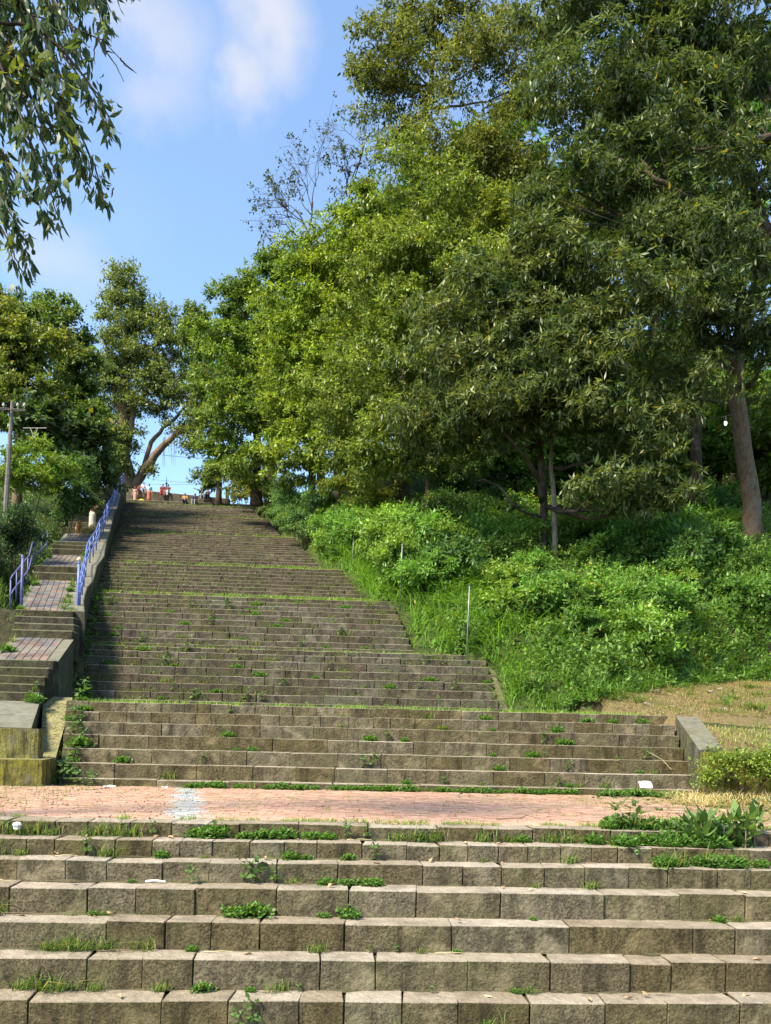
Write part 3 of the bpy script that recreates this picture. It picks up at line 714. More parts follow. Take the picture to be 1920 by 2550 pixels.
# pink rubble wall near the top right
ra, rb = at(655, 1278, 59.0), at(700, 1290, 57.5)
rub = MB(); xa, xb = ra[0] + .5, rb[0] + 1.6; yy = 59.0
rubw = empty('rubble_wall', (xa, yy, ra[2]), 'pinkish rubble retaining wall under the trees near the top of the stairs', 'wall')
zb_ = float(zs(59.0)) - .2; nrow = 3
for r_ in range(nrow):
    x = xa
    while x < xb:
        w = R.uniform(.28, .5); h = .44
        mb = MB(); chamfer_box(mb, np.array([(x, yy, 0), (x + w - .03, yy, 0), (x + w - .03, yy + .4, 0), (x, yy + .4, 0), (x, yy, h - .03), (x + w - .03, yy, h - .03), (x + w - .03, yy + .4, h - .03), (x, yy + .4, h - .03)]) + np.array([0, 0, zb_ + r_ * h]), .05, .03)
        o_ = mb.build('stone', M['pink_rubble'], rubw); o_.location = (-xa, -yy, -ra[2]); x += w

# top ledge and seat wall
tl, tr = at(292, 1246, 68.6), at(600, 1252, 68.2)
mb = MB()
zl = ZTOP
chamfer_box(mb, [(tl[0] - .5, LEDGE[0], zl - 1.5), (tr[0] + 1.5, LEDGE[0] + .1, zl - 1.5), (tr[0] + 1.5, LEDGE[0] + 1.6, zl - 1.5), (tl[0] - .5, LEDGE[0] + 1.6, zl - 1.5),
                 (tl[0] - .5, LEDGE[0], zl), (tr[0] + 1.5, LEDGE[0] + .1, zl), (tr[0] + 1.5, LEDGE[0] + 1.6, zl), (tl[0] - .5, LEDGE[0] + 1.6, zl)], .03, .0)
tl_o = mb.build('top_ledge', M['stone_far'], None); tl_o['kind'] = 'structure'
wl, wr = at(268, 1217, 69.6), at(572, 1242, 69.6)
YW = LEDGE[0] + 1.25
mb = MB()
chamfer_box(mb, [(wl[0], YW, zl - 1), (wr[0], YW, zl - 1), (wr[0], YW + .5, zl - 1), (wl[0], YW + .5, zl - 1), (wl[0], YW, wl[2]), (wr[0], YW, wr[2]), (wr[0], YW + .5, wr[2]), (wl[0], YW + .5, wl[2])], .03, 0)
tag(mb.build('seat_wall', M['stone_far'], None), 'long brown stone seat wall across the top of the stairs', 'wall')
def wall_top(px): 
    p = at(px, 1230, 69.4); t_ = (p[0] - wl[0]) / (wr[0] - wl[0]); return p[0], wl[2] + (wr[2] - wl[2]) * t_
gp = at(566, 1232, 69.8)
prism([(gp[0] - .1, YW - .1, gp[2] + .6), (gp[0] + .15, YW - .1, gp[2] + .6), (gp[0] + .15, YW + .15, gp[2] + .6), (gp[0] - .1, YW + .15, gp[2] + .6)], gp[2] - 1.2, M['stone_far'], 'stone_post', 'squat stone post ending the seat wall at the top of the stairs', 'post', 0, .02)

# ------------------------------------------------------------------ railings
def railing(name, label, pts_fn, Y0, Y1, n, hs, mt, r=.028):
    o0 = np.array(pts_fn(Y0)); root = empty(name, o0, label, 'railing', None)
    Ys = np.linspace(Y0, Y1, n)
    for Yq in Ys:
        p = np.array(pts_fn(Yq)) - o0; mb = MB(); tube(mb, [p, p + np.array([0, 0, hs[0] + .0])], r * 1.05, 8); mb.build('post', mt, root, smooth=True)
    for h in hs:
        P = [np.array(pts_fn(Yq)) - o0 + np.array([0, 0, h]) for Yq in np.linspace(Y0 - .05, Y1 + .05, max(6, n * 2))]
        mb = MB(); tube(mb, P, r, 8); mb.build('rail', mt, root, smooth=True)
    return root
def par_line(Y): return (side_right(Y) + 0.22, Y, side_z(Y) + 0.12)
railing('pipe_railing', 'long blue violet pipe railing on the parapet beside the stairs', par_line, 25.9, 66.6, 24, (0.95, 0.68, 0.40), M['blue_paint'], .025)
def left_line(Y): return (side_right(Y) - WP - 0.62, Y, side_z(Y) - 0.05)
railing('pipe_railing', 'dull blue pipe railing half lost in shrubs left of the side path', left_line, 25.6, 36.5, 7, (0.95, 0.45), M['blue_dark'], .022)
railing('pipe_railing', 'short blue railing near the trunk of the big tree, left of the path top', left_line, 56.0, 65.0, 6, (0.95, 0.55), M['blue_paint'], .035)

# lamp posts beside the path
def post(name, label, p, h, r, mt, globe=None, cat='post'):
    root = empty(name, p, label, cat)
    mb = MB(); tube(mb, [(0, 0, -.3), (0, 0, h * .5), (0.01, 0, h)], [r * 1.1, r, r * .95], 10); mb.build('shaft', mt, root, smooth=True)
    mb = MB(); tube(mb, [(0, 0, -.02), (0, 0, .06)], [r * 2.6, r * 2.2], 12); mb.build('base_flange', mt, root)
    if globe:
        mb = MB(); th = np.linspace(-math.pi / 2, math.pi / 2, 9); P = [(0.01, 0, h + globe * .85 + globe * math.sin(t)) for t in th]; tube(mb, P, np.maximum(globe * np.cos(th), .004), 14); mb.build('globe', M['globe'], root, smooth=True)
        mb = MB(); tube(mb, [(0.01, 0, h - .05), (0.01, 0, h + .06)], [r * 1.3, globe * .55], 12); mb.build('globe_holder', mt, root)
    else:
        mb = MB(); tube(mb, [(0, 0, h - .02), (0, 0, h + .05)], [r * 1.25, r * .6], 10); mb.build('cap', mt, root)
    return root
bp = at(193, 1541, 25.4); post('lamp_post', 'blue lamp post with yellowed ball globe beside the side path', bp, 1.72, .042, M['blue_paint'], .075, 'lamp')
lp = at(53, 1527, 25.2); post('lamp_post', 'plain blue post without globe by the grass left of the path', lp, 1.70, .042, M['blue_dark'], None, 'post')
up_ = at(262, 1232, 62.0); post('lamp_post', 'slim pale blue post near the big tree at the path top', up_, 1.9, .05, M['blue_paint'], None, 'post')

# bare metal poles by the bank
for (px, py, d, h, lab) in ((1162, 1628, 26.4, 2.15, 'bare galvanised pole standing on the landing edge beside tall grass'), (996, 1492, 30.9, 2.05, 'thin metal pole half hidden by grass on the bank'), (877, 1420, 35.4, 1.5, 'faint grey pole under the shrubs beside the stairs')):
    p = at(px, py, d); root = empty('metal_pole', p, lab, 'pole')
    lean = 0.02 * h
    mb = MB(); tube(mb, [(0, 0, -.5), (lean * .5, 0, h * .5), (lean, 0, h)], .021, 8); mb.build('shaft', M['steel'], root, smooth=True)
    mb = MB(); tube(mb, [(lean, 0, h - .01), (lean, 0, h + .025)], [.032, .026], 8); mb.build('end_cap', M['iron'], root)

# utility pole
ub, ut = at(6, 1330, 33.0), at(31, 1000, 33.0)
root = empty('utility_pole', (ub[0], ub[1], ub[2] - 1.5), 'tapering concrete utility pole with crossarm and insulators above the hedge', 'utility pole')
o0 = np.array([ub[0], ub[1], ub[2] - 1.5]); tp = ut - o0
mb = MB(); tube(mb, [(0, 0, -.5), tp * .5, tp], [.12, .10, .07], 8); mb.build('shaft', M['pole_concrete'], root)
arm = MB(); ac = at(28, 1019, 33.0) - o0; al = at(-25, 1016, 32.9) - o0; ar = at(66, 1023, 32.9) - o0
for dz in (0, -.05): tube(arm, [al + [0, -.09, dz], ar + [0, -.09, dz]], .02, 6)
arm_o = arm.build('crossarm', M['iron'], root)
for px in (11, 46, 63):
    p = at(px, 1018, 32.9) - o0 + np.array([0, -.09, 0]); mb = MB()
    tube(mb, [p, p + [0, 0, .06], p + [0, 0, .07], p + [0, 0, .13], p + [0, 0, .15], p + [0, 0, .20]], [.012, .012, .05, .055, .035, .02], 10); mb.build('insulator', M['ceramic'], arm_o)
# a thin T bracket among the leaves
ta, tb, tcn = at(58, 1066, 34), at(116, 1066, 34), at(85, 1091, 34)
root2 = empty('aerial_bracket', (tcn[0], tcn[1], tcn[2] - 3.0), 'white T shaped bracket with V stays standing among the leaves', 'bracket'); o2 = np.array([tcn[0], tcn[1], tcn[2] - 3.0])
mb = MB(); tube(mb, [ta - o2, tb - o2], .014, 6); mb.build('bar', M['ceramic'], root2)
for px in (76, 94): mb = MB(); tube(mb, [at(px, 1066, 34) - o2, tcn - o2], .012, 6); mb.build('stay', M['ceramic'], root2)
mb = MB(); tube(mb, [tcn - o2, (0, 0, 0)], .006, 6); mb.build('mast', M['iron'], root2)
# overhead wires
def wire(a, b, sag, lab, r=.010):
    P = [a + (b - a) * t + np.array([0, 0, -sag * 4 * t * (1 - t)]) for t in np.linspace(0, 1, 14)]
    mb = MB(); tube(mb, P, r, 5); tag(mb.build('overhead_wire', M['wire'], None), lab, 'wire', None)
wire(at(63, 1012, 32.9), at(255, 1085, 66), .5, 'upper sagging wire from the utility pole towards the big tree', .008)
wire(at(46, 1012, 32.9), at(250, 1110, 66), .6, 'lower sagging wire from the utility pole towards the big tree', .008)
wire(at(300, 1118, 80), at(640, 1145, 80), .3, 'wire crossing the gap under the leaning limb', .022)
wire(at(300, 1180, 84), at(560, 1206, 84), .25, 'thin wire above the people on the seat wall', .014)
wire(at(300, 1203, 84), at(560, 1205, 84), .1, 'lowest thin wire just above the people on the seat wall', .014)

# hanging bulb
hb = at(1807, 1050, 33.0)
root = empty('hanging_bulb', hb, 'lit bare bulb hanging on a wire beside the big trunk', 'lamp')
em = bpy.data.materials.new('lit_bulb'); em.use_nodes = True; em.node_tree.nodes.clear()
eo = em.node_tree.nodes.new('ShaderNodeOutputMaterial'); ee = em.node_tree.nodes.new('ShaderNodeEmission'); ee.inputs[0].default_value = (.85, .9, 1, 1); ee.inputs[1].default_value = 3; em.node_tree.links.new(ee.outputs[0], eo.inputs[0])
mb = MB(); th = np.linspace(-math.pi / 2, math.pi / 2, 8); tube(mb, [(0, 0, -.06 + .085 * math.sin(t)) for t in th], np.maximum(.05 * np.cos(th), .003), 12); mb.build('bulb', em, root, smooth=True)
mb = MB(); tube(mb, [(0, 0, .0), (0, 0, .10), (0, 0, .22)], [.05, .045, .02], 8); mb.build('socket', M['iron'], root)
w1_, w2_ = at(1745, 1046, 33) - hb, at(1870, 1020, 36) - hb
mb = MB(); tube(mb, curve([w1_, (0, 0, .22), w2_], 12), .008, 5); mb.build('cable', M['wire'], root)
# ------------------------------------------------------------------ foliage
def leaf_quads(base, axis, side, L, W, fold=0.25, curl=0.0, rows=1):
    """one (rows=1) or two (rows=2) quads per leaf. base, axis, side: (n,3); L, W: (n,)"""
    nrm = np.cross(axis, side)
    L = L[:, None]; W = W[:, None]
    if rows == 1:
        mid = base + axis * L * 0.45 + nrm * (W * fold)
        v0 = base; v1 = mid + side * W * 0.5; v2 = base + axis * L - nrm * (L * curl); v3 = mid - side * W * 0.5
        V = np.stack([v0, v1, v2, v3], 1).reshape(-1, 3); n = len(base)
        return V, np.arange(4 * n).reshape(n, 4), 4
    m1 = base + axis * L * 0.3 + nrm * (W * fold); m2 = base + axis * L * 0.68 + nrm * (W * fold) - nrm * (L * curl * 0.45); tip = base + axis * L - nrm * (L * curl)
    V = np.stack([base, m1 + side * W * .5, m2 + side * W * .42, tip, m2 - side * W * .42, m1 - side * W * .5], 1).reshape(-1, 3)
    n = len(base); o = np.arange(n)[:, None] * 6
    Fq = np.concatenate([o + np.array([0, 1, 2, 5]), o + np.array([5, 2, 3, 4])], 0)
    # first quad: base, l1, l2 ... keep both quads sharing the middle
    Fq = np.concatenate([np.concatenate([o + 0, o + 1, o + 2, o + 5], 1), np.concatenate([o + 5, o + 2, o + 3, o + 4], 1)], 0)
    return V, Fq, 6

def rnd_dirs(n, rng=R):
    v = rng.normal(size=(n, 3)); return unit(v)

def foliage(centers, dirs, K, L, W, col, colj=0.25, droop=0.25, spread=0.9, twig=0.25, mode='alt', rows=1, curl=0.0, fold=0.25, cl_tint=None, rng=R):
    """K leaves at each cluster centre; mode 'rosette' (whorl at twig end) or 'alt' (along the twig)"""
    n = len(centers); N = n * K
    C = np.repeat(centers, K, 0); D = np.repeat(dirs, K, 0)
    rad = rnd_dirs(N, rng); rad = unit(rad - D * (rad * D).sum(1, keepdims=True))
    if mode == 'rosette':
        t = rng.uniform(-0.12, 0.1, N)[:, None] * twig
        ax = unit(D * rng.uniform(0.0, 0.7, (N, 1)) + rad * spread + np.array([0, 0, -1.0]) * droop * rng.uniform(.3, 1.3, (N, 1)))
    else:
        t = rng.uniform(-1.0, 0.6, N)[:, None] * twig
        ax = unit(D * rng.uniform(0.1, 0.9, (N, 1)) + rad * spread * rng.uniform(.5, 1.2, (N, 1)) + np.array([0, 0, -1.0]) * droop * rng.uniform(.2, 1.5, (N, 1)))
    base = C + D * t + rad * 0.02 + rng.normal(size=(N, 3)) * twig * 0.12
    up = np.array([0, 0, 1.0]) + rng.normal(size=(N, 3)) * 0.45
    side = unit(np.cross(ax, up))
    cs_ = np.repeat(rng.uniform(.75, 1.25, n), K); ll = L * cs_ * rng.uniform(0.6, 1.2, N); ww = W * cs_ * rng.uniform(0.7, 1.2, N)
    V, Fq, vp = leaf_quads(base, ax, side, ll, ww, fold, curl, rows)
    b = rng.uniform(1 - colj, 1 + colj, N); 
    if cl_tint is None: cl_tint = rng.uniform(.8, 1.2, (n, 1)) * np.ones((1, 3))
    cc = np.asarray(col)[None, :] * np.repeat(cl_tint, K, 0) * b[:, None]
    yel = rng.random(N) < 0.012
    cc[yel] = np.array([.32, .25, .04])
    return V, Fq, np.repeat(cc, vp, 0)

def lobe_points(blobs, dens, rng=R, sub=13, subr=(.30, .46), shell=.5):
    """cluster centres in lumpy lobes: every blob (centre, radii) carries sub-lobes; returns points and outward directions"""
    P = []; Dn = []
    for (c, r) in blobs:
        c = np.asarray(c, float); r = np.asarray(r, float)
        area = (r[0] * r[1] * r[2]) ** (2 / 3) * 4 * math.pi
        n = max(20, int(area * dens)); k = max(5, int(sub * rng.uniform(.8, 1.2)))
        k = int(k * 1.5); sd = rnd_dirs(k, rng); sc = sd * r * rng.uniform(.35, 1.02, (k, 1)); sr = rng.uniform(subr[0] * .55, subr[1] * 1.1, k)
        which = rng.choice(k, n, p=sr ** 2 / (sr ** 2).sum()); d = rnd_dirs(n, rng)
        rr = sr[which][:, None] * (shell * .4 + (1 - shell * .4) * rng.random((n, 1)) ** .6)
        sq = np.stack([rng.uniform(.9, 1.7, k), rng.uniform(.8, 1.4, k), rng.uniform(.4, .95, k)], 1); tl = rng.normal(size=(k, 2)) * .35
        e = d * sq[which]; e[:, 2] += e[:, 0] * tl[which][:, 0] + e[:, 1] * tl[which][:, 1] - .35 * (e[:, 0] ** 2 + e[:, 1] ** 2) * .5
        p = sc[which] + e * r * rr
        P.append(c + p); Dn.append(unit(d * .6 + unit(p / r) * .8))
    return np.concatenate(P), np.concatenate(Dn)

def limb(mb, pts, r0, r1, n=12, sides=7, wob=0.0):
    P = curve(pts, n)
    if wob: P[1:-1] += R.normal(size=P[1:-1].shape) * wob
    tube(mb, P, np.linspace(r0, r1, len(P)) , sides)
    return P

def tree(name, label, base, trunk_pts, r0, r1, blobs, dens, K, L, W, col, bark, leafm, group=None, cat='tree', mode='alt', droop=.3, twig=.3, spread=.9, rows=1, curl=0.0, hue_var=None, limbs=True, twigs=4, limb_r=.35, shell=.5, sub=13, sides=10, sp=None, colj=.55, keep=None, flare=True):
    base = np.asarray(base, float); L *= 1.18; W *= 1.18; dens *= .86
    root = empty(name, base, label, cat, group)
    tb = MB(); tp = [np.asarray(p, float) - base for p in trunk_pts]
    P = curve(tp, 16); rr = np.linspace(r0, r1, len(P))
    if flare: rr[0] *= 1.5; rr[1] *= 1.15
    P = P.copy(); P[1:-1] += R.normal(size=P[1:-1].shape) * r0 * .08
    tube(tb, P, rr, sides); tb.build('trunk', M[bark], root, smooth=True)
    bark = 'bark_dark'
    if limbs:
        lb = MB()
        for (c, r) in blobs:
            c = np.asarray(c, float) - base; r = np.asarray(r, float)
            # leave the trunk below the lobe
            below = [i for i in range(len(P)) if P[i][2] < c[2] - 0.2 * r[2]]
            i = below[-1] if below else len(P) // 3
            i = min(max(i, len(P) // 4), len(P) - 1)
            s = P[i]; mid = (s + c) / 2 + np.array([0, 0, -.12 * np.linalg.norm(c - s)]) + R.normal(size=3) * .15 * np.linalg.norm(r) * .4
            lr = rr[i] * limb_r + .02
            Q = limb(lb, [s, mid, c], lr, lr * .35, 10, 6, .04)
            for _ in range(twigs):
                d = rnd_dirs(1)[0]; e = c + d * r * .8; j = R.integers(5, 9)
                limb(lb, [Q[j], (Q[j] + e) / 2 + R.normal(size=3) * .1 * r, e], lr * .3, .008, 7, 5, .02)
        lb.build('limbs', M[bark], root, smooth=True)
    pts, dr = lobe_points(blobs, dens, R, sub, shell=shell)
    bk_ = (dr @ FW > .3) & (R.random(len(dr)) < .6); pts, dr = pts[~bk_], dr[~bk_]      # fewer leaves on the side that only the hill sees
    if keep is not None:
        k_ = keep(pts); pts, dr = pts[k_], dr[k_]
    ct = None
    if hue_var is not None:
        n = len(pts); w = np.clip(.5 + .5 * vnoise(pts[:, 0] + pts[:, 1], pts[:, 2] * 1.3, 1.6, 3) + R.normal(size=n) * .22, 0, 1)[:, None]
        ct = (1 - w) * np.ones(3) + w * (np.asarray(hue_var) / np.asarray(col)); ct *= R.uniform(.82, 1.18, (n, 1))
    V, Fq, C = foliage(pts - base, dr, K, L, W, col, colj, droop, spread, twig, mode, rows, curl, .25, ct)
    crown = link('crown', quads_mesh('crown', V, Fq, M[leafm], C), root)
    return root
def B(px, py, d, rx, ry, rz): return (at(px, py, d), (rx, ry, rz))

# ---- the mango tree in the middle right: long drooping dark leaves
mb_ = at(1352, 1350, 33.5)
mango_root = tree('mango_tree', 'dark mango tree with twin lit trunks and long drooping leaves on the bank', mb_, [mb_ - [0, 0, .6], at(1354, 1230, 33.5), at(1335, 1080, 33.2), at(1290, 900, 32.5)], .17, .09,
     [B(1180, 930, 31.5, 2.5, 2.2, 2.2), B(1330, 860, 31, 2.4, 2.2, 2.3), B(1480, 980, 31, 2.4, 2.2, 1.9), B(1290, 1020, 31, 2.4, 1.9, 1.3), B(1180, 760, 32, 2.4, 2.2, 2.0), B(1400, 690, 32, 2.5, 2.4, 2.2),
      B(1560, 800, 31.5, 2.3, 2.2, 2.2), B(1590, 1230, 30.5, 1.7, 1.3, .95), B(1500, 1215, 30.2, 1.2, 1.2, .85), B(1690, 1210, 30.5, 1.0, 1.0, .8), B(1620, 1080, 31, 1.8, 1.6, 1.3), B(1100, 1080, 33, 2.0, 1.8, 1.4), B(1240, 980, 31, 2.0, 1.8, 1.6), B(1400, 960, 31, 2.0, 1.8, 1.6), B(1490, 850, 31.3, 2.0, 1.8, 1.7), B(1290, 720, 31.8, 2.0, 1.8, 1.7), B(1700, 960, 31.8, 1.6, 1.5, 1.2)],
     19, 9, .25, .062, (.050, .085, .030), 'bark_dark', 'gloss_leaf', None, 'tree', 'rosette', .55, .25, 1.0, hue_var=(.135, .16, .050), twigs=5, limb_r=.5)
m2_ = at(1382, 1375, 33.0)
tree('thin_tree', 'slender pale trunk standing close to the dark mango trunk', m2_, [m2_ - [0, 0, .5], at(1380, 1260, 33), at(1372, 1140, 33), at(1390, 1000, 33)], .12, .06,
     [B(1400, 960, 32, 1.3, 1.2, 1.0), B(1300, 1000, 32.4, 1.2, 1.1, .9)], 18, 8, .23, .06, (.05, .08, .028), 'bark_pale', 'gloss_leaf', None, 'tree', 'rosette', .5, .25)
# ---- big trunk at the right
r_b = at(1882, 1330, 37.0)
tall_root = tree('tall_tree', 'tall tree with thick pale buttressed trunk at the right edge of the bank', r_b, [r_b - [0, 0, .8], at(1872, 1250, 37), at(1848, 1080, 36.5), at(1830, 920, 36), at(1870, 760, 35), at(1925, 600, 34.5)], .42, .26,
     [B(1820, 640, 33, 2.6, 2.4, 2.2), B(1700, 520, 33.5, 2.8, 2.4, 2.1), B(1880, 420, 35, 2.6, 2.4, 1.9), B(1600, 400, 34, 2.7, 2.4, 2.0), B(1760, 230, 35.5, 3.2, 2.8, 2.6), B(1480, 250, 35, 2.8, 2.5, 2.3), B(1900, 120, 36, 3.0, 2.6, 2.6),
      B(1600, 70, 36, 3.2, 2.6, 2.2), B(1450, 20, 36, 2.6, 2.2, 1.8), B(1760, 30, 36, 2.8, 2.4, 2.0), B(1640, 250, 35, 2.4, 2.2, 2.0), B(1440, 480, 34, 2.3, 2.1, 1.9), B(1760, 820, 33.5, 2.0, 1.9, 1.5), B(1900, 860, 34, 1.6, 1.5, 1.1)],
     15, 9, .27, .068, (.048, .083, .032), 'bark', 'gloss_leaf', None, 'tree', 'rosette', .4, .25, 1.0, hue_var=(.115, .145, .056), twigs=5, limb_r=.42)
def bough(root, base, lst, r0, r1, n=14):
    mb = MB(); limb(mb, [at(*p) - base for p in lst], r0, r1, n, 8, .03); mb.build('bough', M['bark_dark'], root, smooth=True)
bough(tall_root, r_b, [(1925, 600, 34.5), (1960, 450, 34), (1925, 345, 33.6), (1850, 358, 33.2), (1800, 340, 33.2), (1785, 290, 33.8), (1760, 180, 35), (1740, 80, 36)], .22, .03, 20)
bough(tall_root, r_b, [(1830, 350, 33.2), (1790, 362, 33.2), (1730, 372, 33.6), (1660, 330, 34.5)], .12, .02, 10)
bough(tall_root, r_b, [(1890, 660, 34.8), (1780, 560, 34), (1680, 470, 33), (1610, 430, 33), (1500, 380, 34.5), (1420, 330, 35.5)], .16, .02, 16)
bough(mango_root, mb_, [(1350, 1250, 33.5), (1340, 1190, 32.6), (1300, 1130, 31.4), (1250, 1070, 31), (1180, 980, 31.2), (1120, 900, 32)], .12, .02, 14)
bough(mango_root, mb_, [(1338, 1110, 33.2), (1420, 1030, 31), (1480, 900, 31), (1560, 830, 31.5), (1620, 760, 32)], .10, .02, 14)
bough(mango_root, mb_, [(1352, 1290, 33.5), (1280, 1260, 33), (1235, 1205, 32.5), (1190, 1198, 32.5)], .06, .03, 12)
# ---- second trunk left of it
s_b = at(1735, 1180, 39.5)
tree('forked_tree', 'dark forked tree with reddish limb behind the hanging bulb', s_b, [s_b - [0, 0, 1.4], at(1732, 1080, 39.5), at(1728, 980, 39), at(1755, 900, 38.5), at(1830, 860, 38)], .27, .16,
     [B(1640, 920, 38, 1.8, 1.6, 1.4), B(1560, 640, 38.5, 2.8, 2.6, 2.4), B(1300, 560, 38, 2.6, 2.4, 2.2), B(1700, 700, 38, 2.4, 2.2, 1.8), B(1860, 980, 40, 1.5, 1.5, 1.4)], 14, 10, .20, .065, (.10, .135, .032), 'bark_dark', 'leaf', None, 'tree', 'alt', .4, .3, hue_var=(.20, .23, .04))
# ---- yellow green tree in the centre
c_b = at(1075, 1230, 40.0)
tree('leafy_tree', 'broad yellow green leafy tree filling the middle of the wood', c_b, [c_b - [0, 0, 1.5], at(1070, 1080, 40), at(1060, 900, 40), at(1080, 700, 40)], .30, .12,
     [B(1050, 640, 39, 3.0, 2.6, 2.5), B(930, 780, 39.5, 2.8, 2.4, 2.3), B(1060, 860, 38, 3.0, 2.4, 2.3), B(890, 980, 39.5, 2.5, 2.2, 1.9), B(1000, 1080, 37.5, 2.4, 2.0, 1.6), B(1180, 560, 39.5, 2.8, 2.5, 2.3), B(1060, 460, 40.5, 2.6, 2.4, 2.0), B(1200, 700, 37, 2.2, 2.0, 1.8), B(960, 1140, 38, 1.9, 1.6, 1.1), B(1090, 1120, 37.5, 1.9, 1.6, 1.1), B(860, 1110, 40, 1.8, 1.6, 1.2), B(940, 660, 40, 2.2, 2.0, 1.8), B(980, 940, 38.5, 2.2, 1.9, 1.6)],
     15, 11, .19, .072, (.105, .16, .034), 'bark', 'gloss_leaf', None, 'tree', 'alt', .45, .32, hue_var=(.215, .265, .05), twigs=4)
# ---- tall crown behind, with sky showing through
h_b = at(1000, 1130, 44.0)
tree('tall_tree', 'tall open crowned tree whose top lets the sky through', h_b, [h_b - [0, 0, 2.5], at(1010, 800, 44), at(1040, 450, 44), at(1080, 150, 44)], .34, .10,
     [B(960, 60, 43.5, 2.0, 1.8, 1.5), B(950, 240, 43.5, 1.9, 1.8, 1.5), B(1090, 30, 44, 2.6, 2.2, 1.7), B(1060, 220, 43, 2.5, 2.2, 1.9), B(1210, 160, 44, 2.8, 2.4, 2.0), B(1010, 350, 43, 1.7, 1.6, 1.3), B(1300, 330, 42, 2.6, 2.4, 2.1), B(1150, 370, 42, 2.5, 2.2, 1.9), B(1330, 60, 44, 2.7, 2.3, 1.9), B(1190, 30, 44, 2.4, 2.1, 1.7), B(1330, 200, 43.5, 2.5, 2.2, 1.9), B(980, 150, 43.5, 1.9, 1.7, 1.5), B(1240, 420, 42, 2.3, 2.1, 1.7), B(900, 160, 44, 1.1, 1.1, .9)],
     10, 10, .20, .075, (.095, .12, .034), 'bark_dark', 'leaf', None, 'tree', 'alt', .5, .34, hue_var=(.17, .18, .048), twigs=7)
# ---- trees stepping down the left side of the wood
d_b = at(800, 1200, 46.0)
tree('leafy_tree', 'bright green tree left of the yellow green one, above the flights', d_b, [d_b - [0, 0, 1.5], at(800, 1050, 46), at(790, 900, 46), at(780, 760, 46)], .26, .10,
     [B(840, 620, 46, 2.6, 2.3, 1.9), B(760, 740, 45.5, 2.4, 2.2, 2.0), B(850, 800, 44.5, 2.5, 2.2, 2.1), B(730, 880, 45, 2.2, 2.0, 1.9), B(800, 1000, 44, 2.4, 2.0, 1.8), B(900, 560, 46, 2.2, 2.0, 1.6), B(700, 1010, 46, 1.9, 1.8, 1.7), B(930, 500, 45, 1.7, 1.6, 1.2), B(770, 1110, 44, 2.1, 1.8, 1.4), B(720, 1150, 45, 1.7, 1.5, 1.2), B(840, 900, 44, 2.2, 2.0, 1.7), B(770, 820, 44.5, 2.0, 1.8, 1.5)],
     14, 11, .20, .085, (.11, .18, .03), 'bark', 'leaf', None, 'tree', 'alt', .4, .32, hue_var=(.24, .30, .04))
e_b = at(640, 1210, 54.0)
tree('dense_tree', 'dense dark green tree hanging over the upper right flights', e_b, [e_b - [0, 0, 1.2], at(640, 1080, 54), at(645, 950, 54), at(650, 800, 54)], .30, .12,
     [B(690, 690, 54, 2.2, 2.0, 1.5), B(610, 790, 54, 2.6, 2.3, 2.0), B(700, 800, 53, 2.4, 2.2, 2.0), B(560, 880, 54, 2.2, 2.0, 2.0), B(640, 930, 52, 2.6, 2.2, 2.0), B(590, 1020, 53, 2.3, 2.0, 2.0), B(690, 1050, 51, 2.2, 2.0, 1.9), B(570, 1130, 54, 1.9, 1.7, 1.5), B(650, 1150, 51.5, 2.1, 1.8, 1.4), B(740, 650, 54, 1.6, 1.5, 1.2), B(625, 690, 55, .9, .9, .9), B(640, 1020, 52, 2.2, 1.9, 1.7), B(610, 1180, 54, 1.8, 1.6, 1.1), B(560, 950, 54.5, 2.0, 1.8, 1.7)],
     12, 10, .22, .10, (.085, .145, .032), 'bark_dark', 'leaf', None, 'tree', 'alt', .4, .34, hue_var=(.17, .24, .04))
f_b = at(545, 1235, 66.0)
tree('slim_tree', 'slim tree with thin top beside the big tree, at the upper right end', f_b, [f_b - [0, 0, 1.0], at(545, 1100, 66), at(520, 950, 66), at(495, 790, 66)], .22, .06,
     [B(495, 790, 66, 1.5, 1.4, 1.5), B(480, 850, 66, 1.3, 1.3, 1.3), B(530, 880, 66, 1.9, 1.7, 1.8), B(535, 970, 66, 1.8, 1.6, 1.8), B(530, 1060, 65, 1.6, 1.5, 1.6), B(510, 1190, 68, 1.3, 1.2, .8), B(545, 1150, 66, 1.5, 1.4, 1.4), B(590, 800, 64, 1.5, 1.5, 1.4)],
     11, 10, .25, .12, (.08, .125, .035), 'bark_dark', 'leaf', None, 'tree', 'alt', .4, .36, hue_var=(.15, .20, .045))

# ---- sparse tree with bare branches against the sky
g_b = at(880, 1160, 50.0); root = empty('bare_tree', g_b, 'sparse tree with fine bare branches against the sky', 'tree')
tb = MB(); fork = at(770, 600, 50.0) - g_b
limb(tb, [np.zeros(3) - [0, 0, 2.5], (at(850, 850, 50) - g_b), fork], .22, .12, 14, 8, .03); tb.build('trunk', M['bark_dark'], root, smooth=True)
lb = MB(); tips = []
def grow(p, d, ln, r, lev):
    q = p + d * ln; m_ = (p + q) / 2 + R.normal(size=3) * ln * .09
    limb(lb, [p, m_, q], r, r * .6, 6, 5)
    if lev == 0: tips.append((q, d)); return
    for _ in range(3 if lev > 1 else 3):
        nd = unit(d + R.normal(size=3) * .55 + np.array([-.05, 0, .12])); grow(p + (q - p) * R.uniform(.55, 1.0), nd, ln * R.uniform(.6, .85), r * .58, lev - 1)
for (px, py) in ((690, 560), (720, 480), (790, 440), (860, 420), (940, 430), (905, 350)):
    e = at(px, py, 50.0 + R.uniform(-1, 1)) - g_b; s = fork + (R.normal(size=3) * .2)
    if px > 820: s = at(870, 500, 50) - g_b
    v = e - s; grow(s, unit(v), np.linalg.norm(v) * .62, .055, 4)
